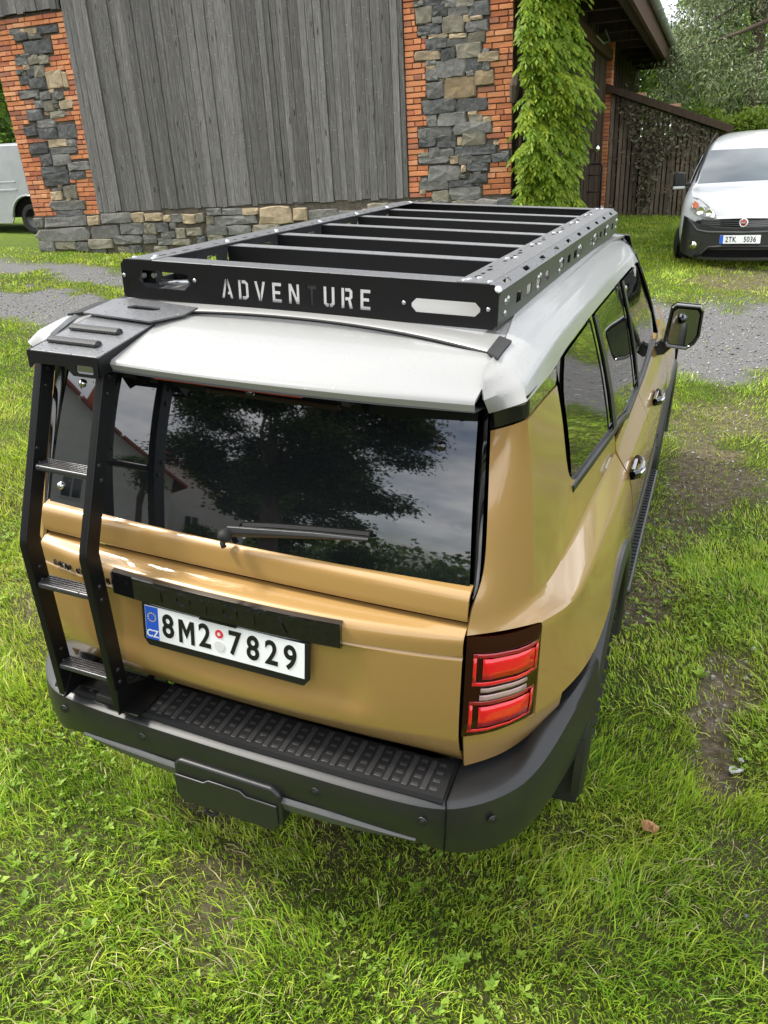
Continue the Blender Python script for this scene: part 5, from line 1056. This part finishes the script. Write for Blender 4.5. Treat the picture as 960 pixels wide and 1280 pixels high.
# ---------------------------------------------------------------- climbing vine on the barn corner
vine = empty('climbing_vine', (-1.701, 10.693, 0), R(2.6)); tag(vine, 'bright green climbing vine covering the barn corner', 'vine')
r3 = np.random.RandomState(8)
for k in range(4):
    mb = MB(); x0 = .15 + .12 * k; mb.tube([(x0 + .05 * math.sin(2.1 * z + k), .05 - .04 * math.cos(1.7 * z), z) for z in np.linspace(1.0, 5.2, 12)], [lerp(.035, .012, i / 11) for i in range(12)], 6); mb.build('stem', 'bark', vine, sm=True)
env = lambda z: np.interp(z, [1.0, 1.4, 1.8, 2.2, 2.5, 2.8, 3.05, 3.3, 3.6, 4.1, 5.4], [.74, .78, .80, .84, .90, .93, .98, .88, .82, .72, .70])
pp, tt, ll_, ww, cc = [], [], [], [], []
for _ in range(1700):
    z = r3.uniform(1.05, 5.4); e = env(z) + .06 * math.sin(z * 9) + .05 * math.sin(z * 4.3 + 1); u_ = .20 + (e - .20) * r3.rand(); s_ = (u_ - .20) / (e - .20)
    lay = r3.rand() ** .6; bulge = .10 + .38 * math.sqrt(max(0, 1 - (s_ * .95) ** 2)) * (.6 + .4 * math.sin(z * 5 + u_ * 6)); y = -bulge * lay + .5 * s_ * s_
    az = math.atan2(-1, (s_ - .10) * 2.0) + r3.normal(0, .4); out = Vector((math.cos(az), math.sin(az), 0)); L0 = r3.uniform(.16, .28); base = Vector((u_, y, z)); n_ = 7
    shade = lay ** 1.5; lit_yel = lay * r3.rand() * .8 + .2 * (fbm(np.array([u_]), np.array([z]), 3, 5)[0])  # outer leaves painted brighter as if lit, inner ones darker
    for j in range(n_):
        t = (j + 1) / n_; p = base + out * (L0 * t * .8) + Vector((0, 0, -.5 * L0 * t * t))
        for sd in (-1, 1) if j < n_ - 1 else (0,):
            sv = out.cross(Vector((0, 0, 1))) * sd; tip = (out * .55 + sv * .75 + Vector((0, 0, -.55 - .3 * r3.rand()))).normalized()
            pp.append(p); tt.append(tip); ll_.append(r3.uniform(.05, .12)); ww.append(r3.uniform(.014, .021)); g_ = r3.uniform(.75, 1.2); cc.append(((.13 + .20 * lit_yel) * g_, (.25 + .16 * lit_yel) * g_, (.018 + .012 * lit_yel) * g_))
pp, tt = np.array(pp), unit(np.array(tt)); nr = unit(np.array([[.15, -.7, .7]]) + r3.normal(0, .35, tt.shape)); nr = unit(nr - tt * np.sum(nr * tt, 1, keepdims=True))
P, T, C_ = leaves_mesh(pp, nr, tt, np.array(ll_), np.array(ww), np.array(cc)); me = np_mesh('foliage', P, [T]); setcol(me, C_); smooth(me); link('foliage', me, 'leaf', vine)
# ================================================================ white van facing us
mat('van_white', (.62, .63, .63), .35, coat=.8, coat_rough=.05, var=(3, .2, (.56, .57, .58)))
mat('van_glass', (.10, .12, .125), .03, ior=2.0)
mat('head_lens', (.35, .36, .37), .08, .2, coat=1.)
mat('head_chrome', (.8, .8, .8), .12, 1.)
mat('amber', (.6, .16, .06), .25)
mat('grey_van', (.34, .352, .365), .45, coat=.4, var=[(4, .5, (.45, .47, .49)), (12, .3, (.36, .36, .35))])
mat('emblem_red', (.30, .05, .03), .3, .5)
van = empty('delivery_van', (1.47, 11.05, .615), R(-5)); tag(van, 'white delivery van with black front bumper parked on the lawn', 'van')
def vst(y, wl, wb, zb, wt, zt, bow, zlo=.28):
    half = [(wl - .06, zlo), (wl, .45), (wl, zb * .78), (wb, zb), (lerp(wb, wt, .9), lerp(zb, zt, .80)), (wt - .06, zt - .012), (wt * .5, zt + .004), (0, zt + .012)]
    pts = [(-x, z) for x, z in half] + [(x, z) for x, z in half[::-1][1:]]
    return [(x, y + bow * (x / wl) ** 2, z) for x, z in pts]
ST = [vst(-.02, .76, .73, .60, .62, .70, .20), vst(.04, .84, .81, .80, .70, .88, .17), vst(.25, .90, .87, .95, .77, 1.02, .10), vst(.60, .925, .89, 1.02, .82, 1.08, .05), vst(.86, .935, .90, 1.05, .84, 1.11, .03), vst(1.15, .935, .91, 1.06, .83, 1.32, .02), vst(1.55, .935, .91, 1.08, .80, 1.58, .0), vst(1.85, .935, .91, 1.10, .79, 1.71, 0), vst(2.4, .935, .91, 1.10, .785, 1.82, 0), vst(3.6, .93, .90, 1.10, .78, 1.85, 0), vst(4.35, .91, .88, 1.10, .77, 1.82, 0)]
mb = MB(); mb.grid(ST); nn2 = len(ST[0]); mb.f.append(tuple(range(nn2))); mb.f.append(tuple(range(len(mb.v) - 1, len(mb.v) - nn2 - 1, -1)))
b_ = mb.build('body', 'van_white', van, sm=True, sub=2)
# black lower bumper, grille, light units follow the nose
def nose(x, z, off=0.):
    ax = abs(x); y = interp(z, [.2, .60, .70, .86, 1.0], [-.02, -.02, -.01, .05, .22]) + .19 * (ax / .82) ** 2.2
    return (x, y - off, z)
xs_ = [-.84, -.78, -.66, -.45, -.2, 0, .2, .45, .66, .78, .84]
def zt_(x): return interp(abs(x), [0, .3, .55, .72, .86], [.58, .58, .60, .70, .76])
g = [[nose(x, lerp(.16 + .10 * max(0, abs(x) - .6) / .24, zt_(x), t), .030 if abs(x) < .83 else -.06) for x in xs_] for t in (1, .75, .5, .25, 0)]
mb = MB(); mb.grid(g); bum = outward(mb.build('front_bumper', 'bumper_plastic', van, sm=True, sub=2, solid=.03), (0, 2, .6))
mb = MB(); mb.grid([[nose(x, z + .03 * (abs(x) / .6) ** 2, .036) for x in (-.56, -.4, -.2, 0, .2, .4, .56)] for z in (.680, .60)]); gr = outward(mb.build('grille', 'gloss_black', van, sub=1, solid=.01), (0, 2, .6))
for z in (.62, .645, .67):
    mb = MB(); mb.tube([nose(x, z + .03 * (abs(x) / .6) ** 2, .042) for x in (-.52, -.3, 0, .3, .52)], .006, 6); mb.build('grille_bar', 'bumper_plastic', gr)
mb = MB(); mb.grid([[nose(x, z, .034) for x in (-.5, -.25, 0, .25, .5)] for z in (.30, .20)]); mb.build('lower_intake', 'void', bum)
mb = MB(); mb.tube([nose(x, z, .036) for x, z in ((-.62, .20), (-.52, .24), (-.42, .335), (-.2, .345), (.2, .345), (.42, .335), (.52, .24), (.62, .20))], .022, 8); mb.build('bumper_rib', 'bumper_plastic', bum, sm=True)
mb = MB(); mb.tube([nose(x, z, .034) for x, z in ((-.74, .70), (-.60, .56), (-.45, .535), (0, .53), (.45, .535), (.60, .56), (.74, .70))], .016, 8); mb.build('bumper_rib', 'silver_trim', bum, sm=True)
for s in (-1, 1):
    poly = [(.74, .985), (.66, .975), (.48, .87), (.38, .77), (.385, .725), (.50, .725), (.66, .765), (.745, .85)]
    mb = MB(); hl_f = [nose(s * x, z, .040 - .02 * (z - .7)) for x, z in poly]; hl_b = [(p[0], p[1] + .12, p[2]) for p in hl_f]
    if s < 0: hl_f, hl_b = hl_f[::-1], hl_b[::-1]
    n8 = 8; mb.add(hl_f + hl_b, [tuple(range(n8))[::-1], tuple(range(n8, 2 * n8))] + [(i, (i + 1) % n8, n8 + (i + 1) % n8, n8 + i) for i in range(n8)]); hl = mb.build('headlamp', 'head_lens', van, bevel=.01)
    for x, z, r_ in ((.47, .785, .045), (.59, .81, .055)): mb = MB(); p = nose(s * x, z, .044); mb.lathe([(0, -.01), (r_ * .6, .0), (r_, .014), (r_ * 1.1, .012)], (p[0], p[1], p[2]), (0, -1, 0), 16); mb.build('reflector', 'head_chrome', hl, sm=True)
    mb = MB(); mb.prism([nose(s * x, z, .040) for x, z in ((.63, .90), (.70, .94), (.71, .86), (.65, .84))], (0, -.006, 0)); mb.build('indicator', 'amber', hl)
    p = nose(s * .64, .355, .03); mb = MB(); mb.lathe([(0, .012), (.045, .008), (.055, -.004)], p, (s * .35, -1, 0), 16); mb.build('fog_lamp', 'head_chrome', bum, sm=True)
    mb = MB(); mb.prism([nose(s * x, z, .031) for x, z in ((.52, .40), (.74, .44), (.72, .30), (.58, .29))], (0, -.003, 0)); mb.build('fog_surround', 'gloss_black', bum)
# windscreen, side glass, wipers, aerial
g = [[(x * w_, y + .05 * x * x - .020, z + .020) for x in (-1, -.7, -.35, 0, .35, .7, 1)] for y, z, w_ in ((.875, 1.122, .76), (1.16, 1.328, .745), (1.53, 1.560, .715))]
mb = MB(); mb.grid(g); mb.build('windscreen', 'van_glass', van, sm=True, sub=2, solid=.012)
for s in (-1, 1):
    g = [(s * .893, 1.12, 1.10), (s * .893, 2.0, 1.12), (s * .80, 2.0, 1.56), (s * .80, 1.66, 1.52), (s * .85, 1.30, 1.30)]
    mb = MB(); mb.add([(x + s * .014, y, z) for x, y, z in g], [(0, 1, 2, 3, 4) if s < 0 else (4, 3, 2, 1, 0)]); mb.build('side_window', 'van_glass', van, solid=.01)
    mb = MB(); mb.tube([(s * .80, .90, 1.105), (s * .785, 1.18, 1.325), (s * .755, 1.58, 1.575), (s * .745, 1.86, 1.705), (s * .74, 2.4, 1.818)], .012, 6); mb.build('roof_seam', 'rubber', van, sm=True)
    x0, x1 = sorted((s * .93, s * 1.13)); mb = MB(); mb.prism([(s * .96, 1.06, 1.10), (s * 1.12, 1.05, 1.10), (s * 1.14, 1.05, 1.27), (s * 1.09, 1.05, 1.31), (s * .97, 1.05, 1.29)], (0, .12, 0)); mo = mb.build('wing_mirror', 'bumper_plastic', van, bevel=.02)
    mb = MB(); mb.box(min(s * .96, s * 1.13), 1.03, 1.065, max(s * .96, s * 1.13), 1.16, 1.105); mb.build('mirror_shell', 'van_white', mo, bevel=.01)
    mb = MB(); mb.box(min(s * .86, s * .98), 1.08, 1.10, max(s * .86, s * .98), 1.15, 1.15); mb.build('mirror_arm', 'bumper_plastic', mo, bevel=.01)
    for cy_ in (.86, 3.60):
        wh = empty('wheel'); wh.parent = van; c0 = (s * .0, 0, 0); wh.location = (s * .715, cy_, .32); wh.rotation_euler = (0, 0, R(-16) if cy_ < 1 else 0)
        mb = MB(); mb.lathe([(.19, .0), (.27, -.01), (.315, .02), (.322, .10), (.315, .18), (.27, .212), (.20, .20)], c0, (s, 0, 0), 30); mb.build('tyre', 'tyre', wh, sm=True)
        mb = MB(); mb.lathe([(0, .19), (.05, .195), (.07, .17), (.17, .18), (.195, .20), (.19, .05), (0, .05)], c0, (s, 0, 0), 24); mb.build('rim', 'rim_black', wh, sm=True)
        for k in range(5): mb = MB(); Mt = Matrix.Translation((c0[0] + s * .186, 0, 0)) @ Matrix.Rotation(k * 1.2566, 4, 'X'); mb.box(-.01, -.03, .05, .01, .03, .175, Mt); mb.build('spoke', 'rim_black', wh)
        mb = MB(); mb.grid([[(s * xx, cy_ + .37 * math.cos(a), .33 + .37 * math.sin(a)) for xx in (.60, .923)] for a in np.linspace(-.1, math.pi + .1, 13)]); mb.build('wheel_arch', 'rubber', van, sm=True, solid=.012)
        mb = MB(); mb.lathe([(.0, .0), (.36, .0)], (s * .9185, cy_, .33), (s, 0, 0), 28); mb.build('arch_shadow_disc', 'void', van)  # flat black disc added as painted shadow of the arch opening
for (x0, x1) in ((-.62, -.05), (.10, .66)):
    mb = MB(); mb.tube([(x0, .93, 1.155), ((x0 + x1) / 2, .885, 1.128), (x1, .875, 1.120)], .011, 6); wo = mb.build('wiper', 'rubber', van)
mb = MB(); mb.grid([[(x, .865 + .04 * x * x + dy, 1.10 + dz) for x in (-.72, -.4, 0, .4, .72)] for dy, dz in ((-.02, .002), (.03, .020))]); mb.build('cowl', 'rubber', van, solid=.006)
mb = MB(); mb.tube([(.33, 2.0, 1.745), (.36, 2.02, 1.95)], [.006, .003], 6); mb.build('aerial', 'dark_steel', van)
p = nose(.0, .655, .048); mb = MB(); mb.lathe([(0, .01), (.042, .008), (.045, .004)], p, (0, -1, .1), 20); em = mb.build('emblem', 'emblem_red', van, sm=True); mb = MB(); mb.lathe([(.042, .008), (.052, .012), (.060, .004), (.060, -.01)], p, (0, -1, .1), 20); mb.build('emblem_ring', 'chrome', em, sm=True)
text('emblem_letters', 'FIAT', .034, frame((p[0], p[1] - .0105, p[2]), (1, 0, 0), (0, .1, 1)), 'chrome', em, ext=.001, xs=.8)
vf = frame((-.02, -.068, .44), (1, 0, 0), (0, .05, 1))
mb = MB(); mb.box(-.26, -.055, 0, .26, .055, .012, vf); vp = mb.build('licence_plate', 'plate_white', van, bevel=.002); vp['label'] = 'white plate reading 2TK 5036'
mb = MB(); mb.box(-.259, -.054, .0125, -.215, .054, .0135, vf); mb.build('blue_band', 'plate_blue', vp)
text('plate_characters', '2TK', .098, vf @ Matrix.Translation((-.118, -.002, .0135)), 'ink_black', vp, ext=.0008, bold=.0012, xs=.76, space=1.1); text('plate_characters', '5036', .098, vf @ Matrix.Translation((.125, -.002, .0135)), 'ink_black', vp, ext=.0008, bold=.0012, xs=.76, space=1.1)

# ================================================================ grey panel van half hidden by the left pier
gv = empty('panel_van', (-12.55, 12.35, gzf(-12.6, 12.6)), R(2)); tag(gv, 'old pale grey panel van half hidden by the stone pier', 'van')
arch = [(.45 * math.cos(a), .34 + .42 * math.sin(a)) for a in np.linspace(math.pi - .05, .05, 13)]
out = [(-4.0, .30), (-.52, .24)] + arch + [(.55, .28), (.9, .32), (.95, 1.0), (.80, 1.66), (.70, 1.74), (-4.0, 1.78)]
plate('body_side', out, [], .03, frame((0, 0, 0), (1, 0, 0), (0, 0, 1)), 'grey_van', gv)
mb = MB(); mb.prism([(-4.0, .016, 1.78), (.70, .016, 1.74), (.62, .35, 1.80), (-3.9, .35, 1.84)], (0, .8, 0)); mb.build('roof', 'grey_van', gv, bevel=.05)
mb = MB(); mb.box(-3.95, .05, .35, .85, 1.7, 1.72); mb.build('body_inner', 'void', gv)
for z0, z1, y_ in ((.88, .92, -.025), (1.04, 1.07, -.022)): mb = MB(); mb.box(-2.2, y_, z0, -.20, -.012, z1); mb.build('side_moulding', 'grey_van', gv, bevel=.006)
mb = MB(); mb.box(-1.02, -.018, .4, -1.01, -.0145, 1.7); mb.build('door_seam', 'rubber', gv)
mb = MB(); mb.tube([(.47 * math.cos(a), -.018, .34 + .44 * math.sin(a)) for a in np.linspace(math.pi - .05, .05, 13)], .018, 6); mb.build('arch_lip', 'grey_van', gv, sm=True)
for cx_ in (0, -2.7):
    wh = empty('wheel'); wh.parent = gv
    mb = MB(); mb.lathe([(.19, .0), (.28, -.01), (.32, .02), (.325, .10), (.315, .18), (.27, .20), (.20, .19)], (cx_, .24, .31), (0, -1, 0), 28); mb.build('tyre', 'tyre', wh, sm=True)
    mb = MB(); mb.lathe([(0, .15), (.17, .14), (.195, .185), (.19, .05), (0, .05)], (cx_, .24, .31), (0, -1, 0), 22); mb.build('rim', 'silver_trim', wh, sm=True)
# ================================================================ trees and shrubs
def crown_mesh(name, blobs, n, size, cols, seed, droop=0., aspect=.4, shell=.55, flat=0.):
    """leaf-sized faces in clumps through the volume; blobs: (cx,cy,cz,rx,ry,rz)"""
    r = np.random.RandomState(seed); vol = np.array([b[3] * b[4] * b[5] for b in blobs]) ** .7; pick = r.choice(len(blobs), n, p=vol / vol.sum())
    B = np.array(blobs)[pick]; d = unit(r.normal(0, 1, (n, 3))); rad = (shell + (1 - shell) * r.rand(n, 1)) * (1 + r.normal(0, .10, (n, 1)))
    # sub-clumps: snap directions towards random twig directions
    tw = unit(r.normal(0, 1, (220, 3))); ti = r.randint(0, 220, n); d = unit(d * .55 + tw[ti] * .75); rad = rad * (.72 + .5 * r.rand(220)[ti])[:, None]
    pos = B[:, :3] + d * rad * B[:, 3:6]
    tip = unit(d * .5 + r.normal(0, .6, (n, 3)) + np.array([0, 0, -droop])); nr = unit(d * .4 + np.array([0, 0, .7]) + r.normal(0, .5, (n, 3))); nr = unit(nr - tip * np.sum(nr * tip, 1, keepdims=True))
    ln = size * (.6 + .8 * r.rand(n)); c = np.array(cols); k = r.randint(0, len(c), n); cl = c[k] * (.75 + .5 * r.rand(n, 1)) * (.85 + .3 * r.rand(220)[ti][:, None])
    P, T, C_ = leaves_mesh(pos, nr, tip, ln, ln * aspect, cl); me = np_mesh(name, P, [T]); setcol(me, C_); return me
def tree(name, label, cat, loc, trunk, blobs, n, size, cols, seed, group=None, droop=0., aspect=.4, m='leaf', limbs=6, shell=.55):
    t = empty(name, loc); tag(t, label, cat, group); rr = random.Random(seed)
    h, r0 = trunk; mb = MB(); top = max(b[2] for b in blobs)
    mb.tube([(0, 0, -.3), (.03, .02, h * .3), (-.04, .05, h * .7), (.05, 0, h)], [r0 * 1.25, r0, r0 * .8, r0 * .55], 10); mb.build('trunk', 'bark', t, sm=True)
    for k in range(limbs):
        b = blobs[k % len(blobs)]; z0 = h * rr.uniform(.45, 1.0); tx, ty, tz = b[0] + rr.uniform(-.6, .6) * b[3], b[1] + rr.uniform(-.6, .6) * b[4], b[2] + rr.uniform(-.3, .5) * b[5]
        mb = MB(); mb.tube([(0, 0, z0), (tx * .35, ty * .35, lerp(z0, tz, .45) + .1), (tx * .7 + rr.uniform(-.2, .2), ty * .7, lerp(z0, tz, .75)), (tx, ty, tz)], [r0 * .5, r0 * .34, r0 * .2, r0 * .06], 7); mb.build('limb', 'bark', t, sm=True)
    link('crown', crown_mesh('crown', blobs, n, size, cols, seed, droop, aspect, shell), m, t)
    return t
def blobs(rr, n, c, s, r):
    return [(c[0] + rr.uniform(-s[0], s[0]), c[1] + rr.uniform(-s[1], s[1]), c[2] + rr.uniform(-s[2], s[2]), r * rr.uniform(.6, 1.25), r * rr.uniform(.6, 1.25), r * rr.uniform(.45, .9)) for _ in range(n)]
GREY = [(.14, .18, .085), (.21, .25, .13), (.10, .13, .065), (.28, .32, .18), (.17, .24, .07)]; BRI = [(.18, .32, .04), (.26, .40, .05), (.13, .23, .03), (.34, .46, .08)]; MID = [(.07, .13, .022), (.10, .18, .03), (.05, .09, .018)]
r5 = random.Random(5)
def G(x, y): return (x, y, gzf(x, y))
tree('pine_tree', 'grey-green pine with bare branches behind the white van', 'tree', G(3.6, 21.5), (7, .2), blobs(r5, 16, (-1.3, 0, 4.4), (2.2, 1.6, 2.2), .95), 30000, .10, GREY, 21, droop=.5, aspect=.16, m='needle', limbs=12)
tree('pine_tree', 'grey-green drooping pine rising above the shed roof', 'tree', G(1.5, 25.5), (8, .2), blobs(r5, 16, (-.6, 0, 4.6), (2.0, 1.4, 2.3), 1.0), 26000, .11, GREY, 22, droop=.6, aspect=.16, m='needle', limbs=12)
for k, (x, y, h, lab) in enumerate(((-2.6, 29, 5.4, 'sunlit leafy tree behind the end of the barn eaves'), (.6, 33, 6.4, 'tall bright green tree far behind the slatted shed'), (4.2, 31, 5.0, 'bright green bushy tree behind the roof of the white van'))):
    tree('leafy_tree', lab, 'tree', G(x, y), (h * .5, .16), blobs(r5, 12, (0, 0, h * .62), (1.9, 1.4, h * .38), 1.25), 11000, .19, BRI, 31 + k, aspect=.42)
tree('leafy_bush', 'yellow-green bush seen between shed roof and white van', 'bush', G(.95, 23.0), (.9, .06), blobs(r5, 7, (0, 0, 1.2), (.8, .6, .7), .6), 5000, .12, [(.26, .36, .06), (.20, .30, .04)], 41, aspect=.4, limbs=4)
tree('leafy_tree', 'dense green tree above the parked grey van', 'tree', G(-19.0, 19.5), (2.4, .18), blobs(r5, 12, (0, 0, 3.2), (2.2, 1.6, 2.2), 1.3), 15000, .17, MID + BRI[:2], 43, aspect=.45)
tree('leafy_bush', 'low green bush behind the parked grey van', 'bush', G(-16.6, 17.5), (.8, .06), blobs(r5, 6, (0, 0, 1.1), (1.0, .6, .6), .7), 5000, .12, MID, 44, aspect=.45, limbs=4)
# far line of woodland all round, one mass
pos = []
for k in range(150):
    a = 2 * math.pi * k / 150 + r5.uniform(-.01, .01); d = r5.uniform(62, 85); pos.append((d * math.sin(a), d * math.cos(a), gzf(d * math.sin(a), d * math.cos(a)) + r5.uniform(1, 3.2), r5.uniform(2.5, 4.5), r5.uniform(2.5, 4.5), r5.uniform(2.5, 4.8)))
me = crown_mesh('woodland', pos, 26000, .95, MID + [(.09, .15, .03)], 51, aspect=.5); tag(link('woodland', me, 'leaf'), 'far green woodland round the farm', 'woodland', kind='stuff')

# ================================================================ behind the photographer (mirrored in the rear window)
mat('render_wall', (.72, .71, .68), .9, spec=.15, var=(1.5, .5, (.55, .54, .51)))
mat('roof_tile_red', (.36, .075, .045), .75, var=(3, .5, (.26, .055, .04)), bump=(14, .6, .03))
mat('pane_dark', (.02, .025, .03), .05, ior=1.6)
def house(label, loc, rz, w, dep, he, hr):
    h = empty('farm_house', loc, rz); tag(h, label, 'house')
    mb = MB(); mb.prism([(-w / 2, 0, -1.5), (w / 2, 0, -1.5), (w / 2, 0, he), (0, 0, hr), (-w / 2, 0, he)], (0, -dep, 0)); mb.build('wall', 'render_wall', h)
    sl = (hr - he) / (w / 2)
    for s in (-1, 1):
        mb = MB(); e = .55; mb.prism([(0, .45, hr + .02), (s * (w / 2 + e), .45, he - e * sl + .02), (s * (w / 2 + e), .45, he - e * sl + .20), (0, .45, hr + .22)], (0, -dep - .9, 0)); mb.build('roof', 'roof_tile_red', h)
    for x, z in ((-w * .22, he * .55), (w * .2, he * .55), (0, he + (hr - he) * .35)):
        mb = MB(); mb.box(x - .42, -.02, z - .55, x + .42, .035, z + .55); wi = mb.build('window', 'sticker_white', h)
        for xx in (-.20, .20): mb = MB(); mb.box(x + xx - .17, .03, z - .48, x + xx + .17, .045, z + .48); mb.build('pane', 'pane_dark', wi)
    mb = MB(); mb.box(w * .12, -dep * .4 - .3, hr - .8, w * .12 + .6, -dep * .4 + .3, hr + .9); mb.build('chimney', 'brick', h)
    return h
house('white gabled farmhouse with red tiled roof behind the photographer', (-16.6, -11.9, 0), R(-40.9), 12, 9, 4.0, 9.4)
house('farther white house with red roof beyond the yard tree', (-19.0, -24.0, -.5), R(-34), 10, 8, 3.9, 8.4)
r6 = random.Random(9)
tree('yard_tree', 'large drooping dark tree standing behind the photographer', 'tree', G(-5.6, -11.4), (4.6, .26), blobs(r6, 30, (.2, 0, 7.6), (3.3, 2.4, 3.6), 1.25) + [(-2.6, 0, 5.4, 1.1, 1., 1.), (-3.0, 0, 7.4, 1.2, 1., 1.2), (-2.2, 0, 4.4, .8, .8, .8), (.4, 0, 4.4, 1.1, 1, .8), (1.4, 0, 5.2, 1.2, 1, 1)] + [(2.2, .2, 4.1, 1.0, .8, .8), (3.0, .1, 3.7, .9, .7, .6), (1.2, .3, 4.0, .9, .8, .9), (-1.6, .2, 4.2, .9, .8, .8), (-.4, .4, 3.9, 1.0, .8, .8)], 70000, .15, [(.045, .08, .016), (.07, .11, .022), (.03, .055, .012)], 61, droop=.7, aspect=.25, limbs=16, shell=.35)
tree('yard_tree', 'broad dark tree behind the drooping yard tree', 'tree', G(-9.6, -19.5), (2.5, .22), blobs(r6, 14, (.8, 0, 4.6), (2.8, 1.2, 2.6), 1.3), 16000, .22, MID, 63, aspect=.4, limbs=5)
tree('yard_tree', 'thin young tree near the white farmhouse wall', 'tree', G(-11.3, -13.2), (2.8, .12), blobs(r6, 5, (0, 0, 3.6), (.7, .7, .8), .6), 3500, .12, MID, 62, droop=.4, aspect=.3, limbs=6)
for k, (x, y, h, lab) in enumerate(((-9.8, -15.5, 1.5, 'round dark bush under the yard tree'), (-7.0, -21, 2.0, 'wide hedge bush beyond the yard tree'), (-3.4, -22, 2.2, 'tall hedge bush right of the yard tree'), (-.4, -20, 1.9, 'hedge bush behind the photographer by open sky'), (3.0, -21, 2.4, 'loose bush at the end of the hedge'))):
    tree('hedge_bush', lab, 'bush', G(x, y), (h * .4, .06), blobs(r6, 8, (0, 0, h * .45), (1.3, .8, h * .35), .7), 4500, .12, MID, 70 + k, aspect=.4, limbs=3)
# ---------------------------------------------------------------- small things lying on the lawn
mat('dry_leaf', (.40, .22, .09), .8, var=[(40, .6, (.55, .36, .20)), (90, .6, (.22, .10, .04))])
mat('chalk', (.48, .48, .46), .8, var=(30, .4, (.55, .55, .53)))
def flake(name, label, cat, x, y, r_, m, seed, z=.03, curl=.012):
    q = random.Random(seed); n = 9; mb = MB(); pts = []
    for k in range(n):
        a = 2 * math.pi * k / n; rr = r_ * q.uniform(.65, 1.1) * (1.35 if k % 3 == 0 else .75 if m == 'dry_leaf' else .95); pts.append((rr * math.cos(a), rr * .70 * math.sin(a), q.uniform(-curl, curl)))
    mid = [(p[0] * .5, p[1] * .5, q.uniform(0, curl)) for p in pts]
    mb.grid([mid, pts], closed=True); mb.add([(0, 0, curl * .4)] + mid, [(0, 1 + k, 1 + (k + 1) % n) for k in range(n)])
    o = mb.build(name, m, None, solid=.002 if m == 'dry_leaf' else .007); o.location = (x, y, float(surf(np.array([x]), np.array([y]))[0]) + z); o.rotation_euler = (q.uniform(-.3, .3), q.uniform(-.3, .3), q.uniform(0, 6)); tag(o, label, cat); return o
flake('dry_leaf', 'curled orange-brown dry leaf on the lawn right of the car', 'leaf', 1.235, .875, .038, 'dry_leaf', 1, .040, .026)
flake('chalk_stone', 'flat white stone on the bare earth patch', 'stone', 1.525, 1.335, .024, 'chalk', 2, .016, .003)
flake('chalk_stone', 'tiny pale pebble next to the flat white stone', 'stone', 1.55, 1.40, .010, 'chalk', 3, .008, .004)
flake('white_petal', 'crumpled white petal in the grass behind the tow cover', 'petal', .68, -.22, .008, 'chalk', 6, .04, .006)
